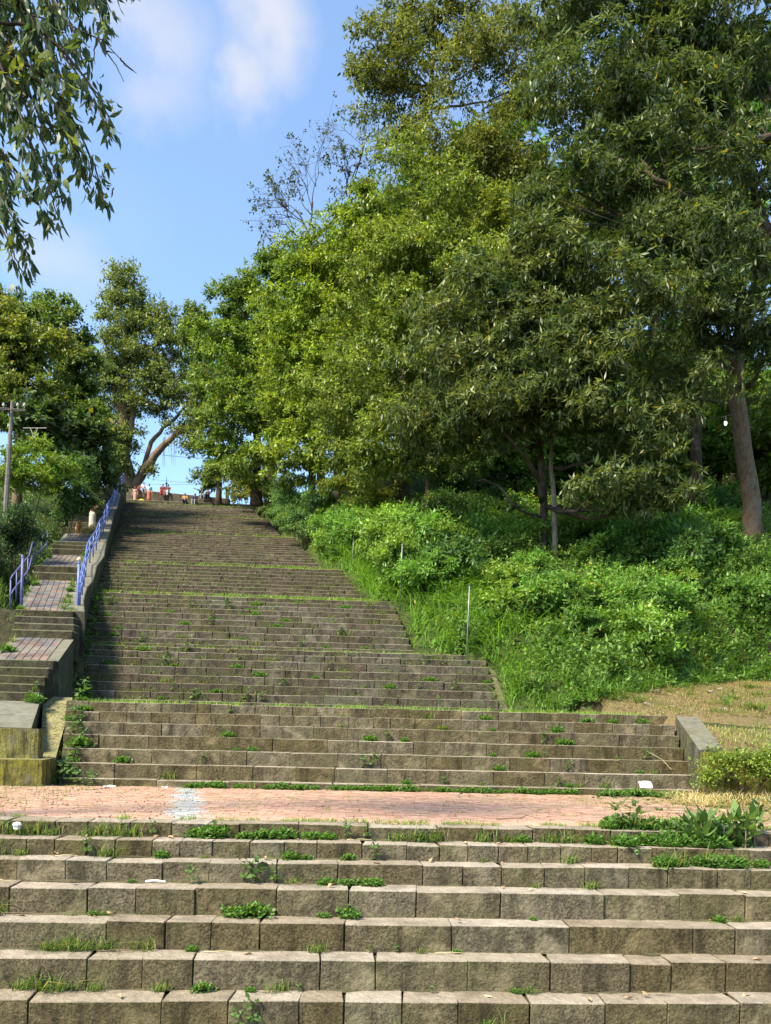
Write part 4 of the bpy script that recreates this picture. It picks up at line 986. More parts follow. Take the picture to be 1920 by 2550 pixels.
limb(lb, [fork, at(820, 560, 50) - g_b, at(870, 500, 50) - g_b], .12, .06, 8, 6)
lb.build('limbs', M['bark_dark'], root, smooth=True)
tpn = np.array([t[0] for t in tips]); tdn = np.array([t[1] for t in tips]); sel = R.random(len(tpn)) < .8
V, Fq, C = foliage(tpn[sel], tdn[sel], 5, .19, .10, (.055, .07, .03), .3, .3, .9, .2)
link('crown', quads_mesh('crown', V, Fq, M['leaf'], C), root)

# ---- big tree at the head of the stairs
b_b = at(316, 1224, 71.0); root = empty('fig_tree', b_b, 'big spreading tree with massive split trunk at the head of the stairs', 'tree')
tb = MB()
def tl_(lst, r0, r1, n=14, s=10, d=71.0): limb(tb, [at(x, y, d) - b_b for x, y in lst], r0, r1, n, s, .05)
tl_([(318, 1236), (312, 1180), (305, 1120), (308, 1040), (312, 950), (316, 860), (318, 770)], .85, .10, 20, 14)
tl_([(325, 1236), (350, 1185), (385, 1135), (420, 1095), (470, 1060), (520, 1020)], .48, .09, 16, 12)
tl_([(345, 1190), (375, 1110), (400, 1075), (440, 1040), (470, 1000), (490, 960)], .22, .06, 14, 10, 71.6)
tl_([(318, 1100), (340, 1010), (375, 960), (410, 915), (450, 870), (465, 820)], .26, .06, 14, 9)
tl_([(310, 1060), (285, 980), (270, 900), (262, 830)], .3, .08, 12, 8)
tl_([(300, 1236), (292, 1190), (300, 1120)], .35, .22, 8, 8, 70.5); tl_([(288, 1240), (284, 1200), (298, 1150)], .22, .1, 8, 8, 70.2)
tb.build('trunk', M['bark'], root, smooth=True)
rt = MB()
for _ in range(26):
    x = R.uniform(405, 485); y0 = np.interp(x, [400, 485], [1095, 1040]); p = at(x, y0, 71 + R.uniform(-.5, .5)) - b_b
    limb(rt, [p, p - [R.uniform(-.1, .1), 0, R.uniform(.6, 1.6)], p - [R.uniform(-.15, .15), 0, R.uniform(1.8, 3.0)]], .018, .006, 5, 4)
rt.build('aerial_roots', M['bark_dark'], root)
bl = [B(450, 830, 71, 1.3, 1.3, 1.2), B(425, 790, 71, 1.1, 1.1, 1.0), B(480, 930, 71, 1.4, 1.3, 1.1), B(400, 960, 71, 1.3, 1.2, .9), B(250, 930, 71, 1.3, 1.2, 1.1), B(305, 690, 71, 1.3, 1.3, 1.3), B(330, 735, 71, 1.5, 1.4, 1.2), B(290, 760, 71, 1.4, 1.4, 1.1), B(370, 790, 71, 1.6, 1.5, 1.3), B(310, 820, 71, 1.7, 1.6, 1.3), B(275, 870, 71, 1.5, 1.5, 1.2), B(340, 880, 71, 1.7, 1.6, 1.2), B(405, 850, 71, 1.6, 1.5, 1.2),
      B(300, 940, 71, 1.8, 1.7, 1.2), B(375, 940, 71, 1.6, 1.5, 1.0), B(440, 900, 71, 1.5, 1.4, 1.2), B(280, 1010, 71, 1.6, 1.6, 1.2), B(335, 1000, 71, 1.3, 1.3, .9), B(450, 980, 71, 1.6, 1.5, 1.1), B(410, 1020, 71.5, 1.2, 1.2, .7), B(290, 1080, 70.5, 1.4, 1.4, 1.1), B(470, 1060, 71, 1.5, 1.4, .9),
      B(330, 1085, 71, 1.0, 1.0, .9), B(495, 1010, 70, 1.5, 1.4, 1.2), B(470, 1110, 71, 1.0, 1.0, .5), B(370, 1170, 71, .7, .7, .4), B(300, 1150, 70.5, 1.0, 1.0, .8), B(285, 1135, 70, 1.0, 1.0, 1.1)]
bl = [(c, tuple(1.22 * np.array(r))) for c, r in bl]; pts, dr = lobe_points(bl, 9, R, 14, (.30, .50))
V, Fq, C = foliage(pts - b_b, dr, 8, .26, .13, (.155, .195, .065), .5, .35, .9, .45)
link('crown', quads_mesh('crown', V, Fq, M['leaf'], C), root)

# ---- left hand trees
l1 = at(40, 1250, 50.0)
tree('olive_tree', 'olive brown tinged tree behind the utility pole', l1, [l1 - [0, 0, 2], at(50, 1050, 50), at(60, 900, 50), at(70, 800, 50)], .28, .1,
     [B(40, 800, 49, 2.2, 2.0, 1.5), B(90, 860, 49, 2.3, 2.0, 1.6), B(20, 900, 49, 2.3, 2.0, 1.7), B(-40, 830, 49, 2.2, 2, 1.6), B(60, 960, 48.5, 2.2, 2.0, 1.5), B(-20, 990, 49, 2.2, 2.0, 1.6)],
     16, 10, .22, .10, (.12, .18, .042), 'bark', 'leaf', None, 'tree', 'alt', .35, .32, hue_var=(.19, .20, .045))
l2 = at(150, 1240, 54.0)
tree('dark_tree', 'dark layered tree between the olive tree and the big tree', l2, [l2 - [0, 0, 2], at(150, 1080, 54), at(140, 930, 54), at(120, 800, 54)], .26, .08,
     [B(120, 780, 54, 2.0, 1.8, 1.2), B(165, 830, 54, 1.6, 1.5, .9), B(110, 860, 54, 2.2, 2.0, 1.1), B(190, 900, 54, 1.8, 1.7, .9), B(150, 960, 54, 2.2, 2.0, 1.1), B(215, 970, 54, 1.4, 1.4, .9), B(120, 1030, 53, 2.2, 2.0, 1.2), B(200, 1040, 54, 1.9, 1.8, 1.1), B(10, 760, 55, 1.6, 1.5, .9)],
     15, 10, .23, .12, (.085, .145, .042), 'bark_dark', 'leaf', None, 'tree', 'alt', .3, .32, hue_var=(.14, .20, .05), twigs=6)
l3 = at(190, 1250, 47.0)
tree('broadleaf_tree', 'young broadleaf tree with big dark leaves beside the path', l3, [l3 - [0, 0, 1], at(195, 1180, 47), at(190, 1110, 47), at(180, 1040, 47)], .12, .05,
     [B(180, 1060, 47, 1.6, 1.5, 1.1), B(235, 1100, 47, 1.5, 1.3, 1.2), B(130, 1100, 46, 1.7, 1.5, 1.1), B(90, 1060, 45, 1.7, 1.5, 1.2), B(230, 1170, 48, 1.4, 1.3, 1.2), B(170, 1150, 45, 1.4, 1.3, 1.1)],
     10, 9, .30, .20, (.050, .085, .032), 'bark', 'gloss_leaf', None, 'tree', 'alt', .45, .34, hue_var=(.09, .14, .045))

# ---- near tree whose branches hang into the top left corner
n_b = np.array([-6.6, 9.4, -0.25]); root = empty('overhanging_tree', n_b, 'near tree with drooping leafy branches overhanging the top left', 'tree')
tb = MB(); limb(tb, [(0, 0, -.5), (.1, 0, 2.5), (.2, .1, 5.0), (.5, .2, 7.2), (.9, .2, 9.5), (1.2, .2, 12)], .32, .12, 16, 10, .03); tb.build('trunk', M['bark'], root, smooth=True)
lb = MB(); cl, cdir = [], []
ends = [(275, 30, 8.6), (255, 75, 8.4), (330, -30, 9.0), (215, 150, 8.2), (285, 330, 8.4), (262, 495, 8.6), (215, 460, 8.4), (150, 480, 8.2), (190, 380, 8.8), (120, 560, 8.6), (145, 548, 8.3), (60, 610, 8.5), (55, 690, 8.4), (20, 560, 8.2), (235, 270, 8.7), (90, 420, 8.0), (30, 330, 8.3),
        (160, 230, 8.0), (100, 120, 8.2), (200, 60, 8.6), (40, 40, 8.5), (130, 20, 9), (70, 220, 8.7), (20, 460, 8.8), (165, 300, 9.2), (110, 330, 8.6), (240, -20, 8.8), (180, 120, 9.2), (60, 140, 9.3), (120, 190, 8.8), (30, 250, 9.0), (205, 20, 9.1), (90, 60, 8.8), (150, 90, 8.4), (10, 100, 8.9), (50, 300, 8.8)]
for (px, py, d) in ends:
    e = at(px, py, d) - n_b
    s = at(px - R.uniform(220, 420), py - R.uniform(260, 460), d + R.uniform(-.6, .6)) - n_b
    a = s + (e - s) * .5 + np.array([0, 0, .45])
    Q = limb(lb, [s, a, e + (a - e) * .25 + np.array([0, 0, .12]), e], .022, .004, 22, 5, .006)
    for i in range(3, 22):
        for _ in range(3):
            cl.append(Q[i] + R.normal(size=3) * np.array([.06, .08, .05])); t = unit(Q[min(i + 1, 21)] - Q[i - 1]); cdir.append(unit(t + R.normal(size=3) * .5))
    # from the trunk to the branch start
    k = n_b * 0 + np.array([.4 + .1 * R.random(), .2, float(np.clip(s[2] - .5, 4, 11))])
    limb(lb, [k, (k + s) / 2 + np.array([0, 0, .3]), s], .05, .022, 9, 6, .02)
for lst in ([(-150, -40), (60, 30), (225, 85), (262, 108), (300, 145), (340, 183)], [(245, 97), (262, 128), (290, 165), (308, 203)], [(262, 128), (272, 128), (285, 132)], [(300, 145), (310, 160), (335, 178)], [(240, 95), (235, 130), (237, 160)]):
    limb(lb, [at(x, y, 8.5) - n_b for x, y in lst], .010, .003, 10, 5, .004)
lb.build('limbs', M['bark_dark'], root, smooth=True)
cl = np.array(cl); cdir = np.array(cdir)
V, Fq, C = foliage(cl[::2], cdir[::2], 4, .15, .038, (.065, .10, .048), .35, 1.25, .55, .06, 'alt', 2, .12, .3)
link('crown', quads_mesh('crown', V, Fq, M['leaf'], C), root)
yb = cl[R.random(len(cl)) < .10]; V, Fq, C = foliage(yb, rnd_dirs(len(yb)), 3, .13, .045, (.17, .20, .045), .3, .8, .7, .06, 'alt', 2, .1, .3)
link('young_leaves', quads_mesh('young_leaves', V, Fq, M['gloss_leaf'], C), root)
# ------------------------------------------------------------------ shrubs (each one a thing)
def shrub(name, label, ctr, blobs, dens, K, L, W, col, hue=None, leafm='leaf', mode='alt', droop=.3, twig=.25, group=None, sub=9, shell=.45, cat='shrub', rows=1, curl=0.0):
    ctr = np.asarray(ctr, float); zb = float(terrain(ctr[0], ctr[1])); base = np.array([ctr[0], ctr[1], zb])
    root = empty(name, base, label, cat, group)
    sb = MB()
    for (c, r) in blobs:
        c = np.asarray(c) - base; s = np.array([R.uniform(-.15, .15), R.uniform(-.15, .15), -.3])
        limb(sb, [s, (s + c) / 2 + R.normal(size=3) * .12, c], .035, .012, 8, 5, .02)
        for _ in range(4):
            e = c + rnd_dirs(1)[0] * np.asarray(r) * .7; limb(sb, [c, (c + e) / 2 + R.normal(size=3) * .05, e], .012, .004, 5, 4)
    sb.build('stems', M['bark_dark'], root, smooth=True)
    pts, dr = lobe_points(blobs, dens, R, sub, (.34, .52), shell)
    n = len(pts); ct = None
    if hue is not None:
        w = np.clip(.5 + .5 * vnoise(pts[:, 0] + pts[:, 1] * .7, pts[:, 2] * 1.3, .9, 3) + R.normal(size=n) * .25, 0, 1)[:, None]
        ct = ((1 - w) + w * (np.asarray(hue) / np.asarray(col))) * R.uniform(.82, 1.18, (n, 1))
    V, Fq, C = foliage(pts - base, dr, K, L, W, col, .28, droop, .9, twig, mode, rows, curl, .25, ct)
    link('foliage', quads_mesh('foliage', V, Fq, M[leafm], C), root); return root
def SB(px, py, d, rx, ry, rz): return B(px, py, d, rx, ry, rz)
G1, G2, G3, G4 = (.050, .105, .026), (.095, .165, .030), (.15, .19, .032), (.035, .065, .024)
SH = [
 ('pinnate_shrub', 'bright bluish green feathery shrub overhanging the stairs', 760, 1270, 45, [(760, 1260, 45, 1.5, 1.2, .95), (720, 1215, 46, 1.2, 1.1, .9), (815, 1235, 44, 1.3, 1.2, .9), (735, 1305, 44.5, .9, .8, .6), (790, 1320, 44, .9, .8, .55)], 22, 12, .16, .055, (.07, .15, .06), (.14, .24, .075)),
 ('dark_shrub', 'dark hollow shrub below the feathery one at the flight edge', 850, 1350, 41, [(835, 1350, 41, 1.0, .9, .8), (870, 1320, 41, 1.0, .9, .8), (860, 1390, 40, .7, .7, .5)], 20, 10, .14, .06, G4, G1),
 ('yellow_shrub', 'yellow green arching shrub above the dark hollow shrub', 890, 1220, 42, [(880, 1215, 42, 1.4, 1.2, 1.1), (930, 1260, 40.5, 1.3, 1.2, 1.0), (900, 1140, 43, 1.5, 1.3, 1.0)], 20, 12, .16, .06, G2, (.22, .23, .04)),
 ('leafy_shrub', 'mid green shrub beside the thin pole on the bank', 985, 1290, 38, [(985, 1285, 38, 1.3, 1.1, 1.0), (1030, 1330, 36.5, 1.1, 1.0, .9), (960, 1350, 37, .9, .9, .7)], 20, 11, .13, .06, G1, G2),
 ('climber_shrub', 'shrub draped with dark climbers left of the mango trunk', 1130, 1210, 37, [(1125, 1190, 37, 1.3, 1.1, 1.3), (1160, 1260, 36, 1.1, 1.0, .9), (1090, 1270, 36.5, 1.1, 1.0, 1.0), (1180, 1150, 37, .9, .9, .9)], 22, 12, .12, .062, (.04, .085, .026), (.075, .14, .03)),
 ('leafy_shrub', 'green shrub at the foot of the mango trunk', 1290, 1370, 33, [(1270, 1380, 33, 1.1, 1.0, .8), (1330, 1400, 32.5, 1.0, .9, .6)], 20, 11, .12, .06, G1, G2),
 ('broad_shrub', 'broad rounded shrub right of the mango trunk', 1480, 1390, 32.5, [(1460, 1390, 32.5, 1.1, 1.0, .75), (1530, 1400, 32.3, 1.1, 1.0, .7)], 20, 10, .15, .07, (.055, .11, .032), (.09, .16, .035)),
 ('bright_shrub', 'bright yellow green shrub in the middle of the right bank', 1610, 1400, 32, [(1600, 1395, 32, 1.2, 1.0, .8), (1660, 1430, 31.5, 1.0, .9, .7), (1570, 1450, 31, .8, .8, .6)], 22, 11, .12, .06, G2, G3),
 ('leafy_shrub', 'green shrub below the hanging bulb', 1755, 1400, 33, [(1740, 1390, 33, 1.2, 1.0, .9), (1790, 1430, 32.5, 1.0, .9, .7)], 20, 11, .12, .06, G1, G2),
 ('leafy_shrub', 'shrub around the buttressed trunk at the right', 1890, 1400, 33.5, [(1890, 1390, 34, 1.1, 1.0, .7), (1930, 1440, 33, 1.1, 1.0, .9)], 20, 11, .13, .065, G1, G2),
 ('bright_shrub', 'sunlit yellow green shrub low on the right edge of the bank', 1880, 1510, 31, [(1870, 1510, 31, 1.0, .9, .7), (1930, 1540, 30.5, 1.0, .9, .7)], 22, 11, .11, .055, G2, G3),
 ('hedge_shrub', 'clipped green hedge plant over the retaining wall by the landing', 1830, 1900, 15.9, [(1800, 1900, 15.8, .42, .35, .28), (1870, 1905, 15.7, .5, .4, .32), (1930, 1910, 15.6, .5, .4, .32), (1760, 1930, 15.9, .25, .25, .18)], 110, 10, .06, .035, (.10, .19, .03), (.20, .26, .04)),
 ('pole_shrub', 'dense dark hedge plant below the utility pole', 40, 1330, 32, [(20, 1310, 32, 1.1, 1.0, .8), (50, 1330, 32, .8, .8, .7), (-10, 1380, 31, 1.0, .9, .7), (-40, 1350, 31.5, 1.0, 1.0, .9)], 24, 11, .14, .065, (.032, .06, .026), (.055, .10, .035)),
 ('bright_shrub', 'vivid yellow green shrub behind the utility pole', 70, 1200, 37, [(60, 1180, 37, 1.2, 1.1, .9), (115, 1160, 38, 1.2, 1.1, .9), (20, 1150, 37, 1.1, 1.0, .9)], 18, 11, .16, .08, (.09, .18, .025), (.19, .26, .03)),
 ('leafy_shrub', 'green shrub hanging over the left railing', 150, 1220, 40, [(150, 1200, 40, 1.3, 1.1, 1.0), (195, 1250, 40, 1.1, 1.0, .8), (200, 1180, 42, 1.1, 1.0, .9)], 18, 10, .19, .08, (.045, .085, .035), (.09, .17, .04)),
 ('leafy_shrub', 'small shrub beside the path below the big tree', 245, 1180, 60, [(240, 1170, 60, 1.2, 1.1, 1.0), (262, 1140, 62, 1.0, 1.0, .9), (225, 1120, 58, 1.2, 1.1, 1.0), (250, 1100, 64, 1.1, 1.0, 1.1)], 14, 9, .24, .11, (.045, .085, .03), (.09, .15, .035)),
 ('leafy_shrub', 'yellowish shrub at the top right end of the seat wall', 620, 1235, 62, [(610, 1230, 62, 1.2, 1.1, .9), (650, 1210, 60, 1.2, 1.1, 1.1), (590, 1200, 64, 1.1, 1.0, 1.0)], 14, 9, .22, .10, (.10, .14, .03), (.20, .20, .04)),
]
for (nm, lab, px, py, d, bl, dens, K, L, W, c1, c2) in SH:
    shrub(nm, lab, at(px, py, d), [SB(*b) for b in bl], dens, K, L, W, c1, c2, 'gloss_leaf' if 'dark' in nm or 'hedge' in nm or 'pole' in nm else 'leaf')
# the wood behind: trees on the far slope, read as a mass between the trunks
BT = [(1210, 1090, 46), (1330, 1120, 45), (1440, 1110, 46), (1540, 1090, 45), (1660, 1110, 45), (1790, 1080, 45), (1910, 1100, 44), (1480, 960, 50), (1620, 940, 50), (1880, 960, 50), (1980, 1000, 46), (1150, 960, 50), (1330, 930, 52), (1740, 900, 52)]
FARLAB = ['round crowned wood tree behind the climber shrub', 'low wood tree behind the mango trunk', 'pale green wood tree seen between mango trunk and hanging branch', 'wood tree behind the hanging mango branch', 'wood tree left of the forked trunk', 'wood tree seen between forked and buttressed trunks', 'wood tree behind the buttressed trunk',
          'upper wood tree above the hanging mango branch', 'upper wood tree left of the forked limb', 'upper wood tree right of the buttressed trunk', 'wood tree at the outer right edge', 'upper wood tree behind the yellow green tree', 'upper wood tree behind the mango crown', 'upper wood tree behind the forked tree']
def copy_thing(proto, loc, rz, sc, label=None):
    r = proto.copy(); COL.objects.link(r); r.location = tuple(float(v) for v in loc); r.rotation_euler = (0, 0, rz); r.scale = (sc[0], sc[1], sc[2])
    if label: r['label'] = label
    for ch in list(proto.children):
        c = ch.copy(); COL.objects.link(c); c.parent = r
    return r
# undergrowth shrubs of the bank: five kinds, copied
SPRO = []; BL = 'rounded green shrub in the undergrowth of the right bank'
def place_shrub(i, X, Y, s):
    z = float(terrain(X, Y)); k = i % 5
    if len(SPRO) <= k:
        c = np.array([X, Y, z + .5]); BLk = BL.replace('green', ('mid green', 'bright green', 'yellow green', 'dark green', 'narrow leaved green')[k]); cc = ((.075, .15, .03), (.12, .21, .035), (.125, .195, .034), (.05, .10, .028), (.095, .19, .035))[k]
        SPRO.append(shrub('bank_shrub', BLk, c, [(c, (1.0, .9, .65)), (c + [.5, -.3, .25], (.7, .7, .55)), (c + [-.6, -.1, .1], (.7, .6, .5))], 22, 10, (.15, .13, .14, .17, .19)[k], (.075, .07, .065, .085, .06)[k], cc, tuple(v * 1.7 for v in cc), group='undergrowth shrubs on the right bank'))
        return
    copy_thing(SPRO[k], (X, Y, z), R.uniform(0, 6.28), (s, s, s * R.uniform(.8, 1.25)))
ns = 0
while ns < 200:
    X = R.uniform(-2, 19); Y = R.uniform(22, 46)
    if X - XR(Y) < 1.3 or (X > 3 and Y < Yb(X) + 1.0) or (X > 3 and Y < Yb(X) + 2.6 and R.random() < .55): continue
    if R.random() < (Y - 28) / 26: continue
    if 4.6 < X < 9.5 and 28.5 < Y < 34 and R.random() < .85: continue
    if 14.5 < X < 19 and 31 < Y < 37: continue
    if Y < 33 and vnoise(X, Y, 1.4, 8) > .25 and X - XR(Y) < 3.4: continue
    place_shrub(ns, X, Y, R.uniform(.6, 1.35)); ns += 1
for (X, Y, s) in [(float(XR(Y)) + R.uniform(.6, 1.8), Y, R.uniform(.6, 1.1)) for Y in np.linspace(37, 62, 22)]: place_shrub(ns, X, Y, s); ns += 1
WPRO = []
BT2 = [(1640, 300, 49), (1850, 220, 49), (1080, 560, 49), (1000, 760, 49), (850, 760, 52), (1300, 720, 49), (1500, 480, 49), (1750, 560, 49), (930, 920, 49), (780, 960, 54), (680, 880, 60), (1250, 460, 50)]
FL2 = ['high wood tree behind the upper right branches', 'high wood tree above the forked limb', 'high wood tree behind the yellow green top', 'wood tree behind the yellow green middle', 'wood tree behind the bright green top', 'wood tree behind the mango top',
       'high wood tree between mango top and tall tree', 'high wood tree behind the thick trunk bend', 'wood tree behind the lower yellow green lobes', 'wood tree behind the lower bright green lobes', 'wood tree behind the dense dark tree', 'high wood tree behind the upper yellow green lobe']
for j, ((px, py, d), lab) in enumerate(zip(BT + BT2, FARLAB + FL2)):
    c = at(px, py, d); zg = float(terrain(c[0], c[1])); hh = max(c[2] - zg, 2.2); k = j % 4
    if len(WPRO) <= k:
        b = np.array([c[0], c[1], zg]); cq = b + [0, 0, 4.0]
        cc = ((.06, .12, .028), (.085, .16, .03), (.10, .14, .03), (.05, .10, .03))[k]
        w_ = tree('wood_tree', lab, b, [b - [0, 0, .6], b + [.15, 0, 2.0], cq], .16, .06,
             [(cq, (2.4, 2.0, 1.8)), (cq + [1.4, -.3, -.8], (1.8, 1.6, 1.3)), (cq + [-1.5, .3, -.5], (1.9, 1.6, 1.4)), (cq + [.2, .2, 1.5], (2.0, 1.7, 1.4)), (cq + [.3, -.8, -2.0], (1.7, 1.3, 1.0))], 10, 9, .25, .12, cc, 'bark_dark', 'leaf', 'trees of the wood behind the bank', 'tree', 'alt', .3, .35, hue_var=tuple(v * 1.8 for v in cc), twigs=3)
        WPRO.append(w_); w_.scale = (1, 1, hh / 4.0)
    else:
        f_ = max(1.0, min(1.5, hh / 6)); copy_thing(WPRO[k], (c[0], c[1], zg), R.uniform(-.7, .7), (f_, f_, hh / 4.0 if hh < 8 else f_), lab)
        if hh >= 8:      # tall ones: the crown is lifted on a long trunk
            o = bpy.context.scene.objects; r_ = [x for x in COL.objects if x.get('label') == lab][-1]
            for ch in r_.children: ch.location.z = (hh - 4.0 * f_) / f_
            mb = MB(); limb(mb, [(0, 0, -.6), (.1, 0, (hh - 2 * f_) * .5 / f_), (.15, 0, (hh - 1.5 * f_) / f_)], .22, .14, 10, 8, .03); mb.build('lower_trunk', M['bark_dark'], r_, smooth=True)

# ------------------------------------------------------------------ ground cover and grass (stuff)
def blades(P, H, W, col, lean, colj=.25, up=None, rng=R, segs=2):
    n = len(P); az = rng.uniform(0, 2 * math.pi, n); d = np.stack([np.cos(az), np.sin(az), 0 * az], 1); sd = np.stack([-np.sin(az), np.cos(az), 0 * az], 1)
    H = np.asarray(H) * rng.uniform(.55, 1.2, n); ln = lean * rng.uniform(.3, 1.4, n)
    z = np.array([0, 0, 1.0])
    def pt(t, w):
        c = P + z * (H * (t - .45 * ln * t * t))[:, None] + d * (H * ln * t * t)[:, None]
        return c + sd * (w * W)[:, None] if np.ndim(w) else c + sd * (w * W)
    v = [pt(0, -.5), pt(0, .5), pt(.5, .42), pt(.5, -.42), pt(1.0, .08), pt(1.0, -.08)]
    V = np.stack(v, 1).reshape(-1, 3); o = np.arange(n)[:, None] * 6
    Fq = np.concatenate([o + np.array([[0, 1, 2, 3]]), o + np.array([[3, 2, 4, 5]])], 0)
    c = np.asarray(col)[None, :] * rng.uniform(1 - colj, 1 + colj, (n, 1)) if np.ndim(col) == 1 else col * rng.uniform(1 - colj, 1 + colj, (n, 1))
    return V, Fq, np.repeat(c, 6, 0)
def stuff(name, label, parts, m_, cat):
    V = []; Fq = []; C = []; o = 0
    for v, f, c in parts: V.append(v); Fq.append(f + o); C.append(c); o += len(v)
    ob = link(name, quads_mesh(name, np.concatenate(V), np.concatenate(Fq), M[m_], np.concatenate(C)))
    tag(ob, label, cat, None, 'stuff'); return ob
def scatter(n, x0, x1, y0, y1, cond=None):
    X = R.uniform(x0, x1, n); Y = R.uniform(y0, y1, n)
    if cond is not None: k = cond(X, Y); X, Y = X[k], Y[k]
    return X, Y
# creepers and low weeds over the right hand slope
X, Y = scatter(60000, -10, 26, 20, 60, lambda X, Y: (X - XR(Y) > .35) & ((X < 2) | (Y > Yb(X) - .1)) & (R.random(len(X)) < np.clip(1.35 - (Y - 26) / 40, .25, 1)))
hgt = (.12 + .95 * np.clip(.4 + .7 * vnoise(X, Y, 1.2, 11), 0, 1) + .4 * np.clip(vnoise(X, Y, .5, 4), 0, 1)) * sm(X - XR(Y), .3, 1.2)
zt_ = terrain(X, Y)
P = np.stack([X, Y, zt_ + hgt * R.uniform(.15, 1.0, len(X))], 1)
w = np.clip(.5 + .7 * vnoise(X, Y, 2.2, 21), 0, 1)[:, None] ; w2 = (np.clip(vnoise(X, Y, 1.7, 33), 0, 1) ** 1)[:, None]
bk = np.exp(-((Y - Yb(X) - .8) / .9) ** 2)[:, None]
tint_ = ((1 - w) * np.array([.05, .10, .026]) + w * np.array([.15, .25, .036])); tint_ = tint_ * (1 - .75 * bk * w2) + np.array([.30, .31, .045]) * .75 * bk * w2
D = unit(np.stack([R.normal(size=len(X)) * .5 - .2, R.normal(size=len(X)) * .5 - .6, np.full(len(X), .7)], 1))
V, Fq, C = foliage(P, D, 3, .155, .08, (1, 1, 1), .3, .35, .9, .12, 'alt', 1, 0, .25, tint_)
stuff('creepers', 'tangle of creepers and low weeds covering the right hand slope', [(V, Fq, C)], 'leaf', 'ground cover')
# left slope cover
X, Y = scatter(24000, -32, -8, 24, 68, lambda X, Y: (X < np.interp(Y, SPY, SPX) - WP - .55))
hgt = .15 + .5 * np.clip(.4 + .6 * vnoise(X, Y, 1.3, 17), 0, 1)
P = np.stack([X, Y, terrain(X, Y) + hgt * R.uniform(.15, 1, len(X))], 1); w = np.clip(.5 + .7 * vnoise(X, Y, 2.2, 27), 0, 1)[:, None]
D = unit(np.stack([R.normal(size=len(X)) * .5 + .3, R.normal(size=len(X)) * .5 - .5, np.full(len(X), .7)], 1))
V, Fq, C = foliage(P, D, 3, .15, .075, (1, 1, 1), .3, .35, .9, .12, 'alt', 1, 0, .25, (1 - w) * np.array([.038, .075, .024]) + w * np.array([.08, .14, .03]))
stuff('creepers', 'low weeds and creepers left of the side path', [(V, Fq, C)], 'leaf', 'ground cover')
# tall arching grass
def grass_on(n, x0, x1, y0, y1, cond, H, W, col, lean, hv=.35, zoff=-.03):
    X, Y = scatter(n, x0, x1, y0, y1, cond)
    w = np.clip(.6 + .6 * vnoise(X, Y, .8, 41), .15, 1.2)
    P = np.stack([X, Y, terrain(X, Y) + zoff], 1)
    return blades(P, H * (1 - hv + hv * w), W, np.asarray(col) * (.75 + .35 * w[:, None]), lean)
gp_ = [grass_on(26000, -6, 7, 23.9, 37, lambda X, Y: (X - XR(Y) > .12) & (X - XR(Y) < 3.6) & (R.random(len(X)) < .3 + .7 * (vnoise(X, Y, 1.4, 8) > -.3)), 1.05, .036, (.15, .29, .05), 1.25),
       grass_on(30000, 2.6, 20, 19.7, 31, lambda X, Y: (X - XR(Y) > .12) & (Y > Yb(X) - .35) & (Y < Yb(X) + 2.4) & (R.random(len(X)) < .25 + .75 * (vnoise(X, Y, 1.1, 5) > -.25)), 1.0, .034, (.14, .26, .055), 1.25, .75),
       grass_on(7000, -14, -6, 24.5, 34, lambda X, Y: (X < np.interp(Y, SPY, SPX) - WP - .5) & (X > np.interp(Y, SPY, SPX) - WP - 3.2), .55, .02, (.12, .21, .04), .7),
       grass_on(9000, 6, 20, 30, 38, lambda X, Y: vnoise(X, Y, 1.5, 14) > .15, .8, .022, (.09, .17, .04), .7),
       grass_on(3500, -14, -2, 36, 60, lambda X, Y: (X - XR(Y) > .2) & (X - XR(Y) < 1.6), .6, .03, (.11, .20, .04), .7)]
stuff('tall_grass', 'tall arching green grass on the banks', gp_, 'grass', 'grass')
# leafy weeds at the foot of the bank
X, Y = scatter(26000, 2.4, 20, 19.7, 31, lambda X, Y: (X - XR(Y) > .1) & (Y > Yb(X) - .4) & (Y < Yb(X) + 1.6))
P = np.stack([X, Y, terrain(X, Y) + R.uniform(.05, .65, len(X)) * np.clip(.5 + .8 * vnoise(X, Y, .7, 3), .1, 1.2)], 1)
V, Fq, C = foliage(P, unit(R.normal(size=(len(X), 3)) * .5 + np.array([0, -.4, .8])), 4, .12, .07, (.11, .22, .05), .3, .4, .9, .12)
stuff('bank_weeds', 'soft leafy weeds along the foot of the bank above the dry slope', [(V, Fq, C)], 'leaf', 'weeds')
# dry cut grass on the terrace, with green bits
def short(n, x0, x1, y0, y1, cond, H, W, col, lean, colj=.35, z=None):
    X, Y = scatter(n, x0, x1, y0, y1, cond); zz = terrain(X, Y) - .005 if z is None else np.full(len(X), z) if np.ndim(z) == 0 else z(X, Y)
    return blades(np.stack([X, Y, zz], 1), H, W, col, lean, colj)
gp_ = [short(22000, 2.6, 16, 19.2, 28.5, lambda X, Y: (Y < Yb(X)) & (X - XR(Y) > .3), .12, .014, (.30, .245, .125), 1.5),
       short(16000, 2.6, 16, 19.2, 28.5, lambda X, Y: (Y < Yb(X)) & (X - XR(Y) > .3) & (vnoise(X, Y, .8, 3) > -.05), .12, .013, (.16, .21, .05), .9),
       short(2500, 6.3, 10, 16.0, 19.4, lambda X, Y: (X - XR(Y) > .5), .13, .012, (.42, .36, .18), 1.5),
       short(1600, 6.3, 10, 16.0, 19.4, lambda X, Y: (X - XR(Y) > .5), .16, .012, (.15, .24, .05), .8)]
stuff('dry_grass', 'dry cut grass with green tufts on the slope right of the stairs', gp_, 'grass', 'grass')
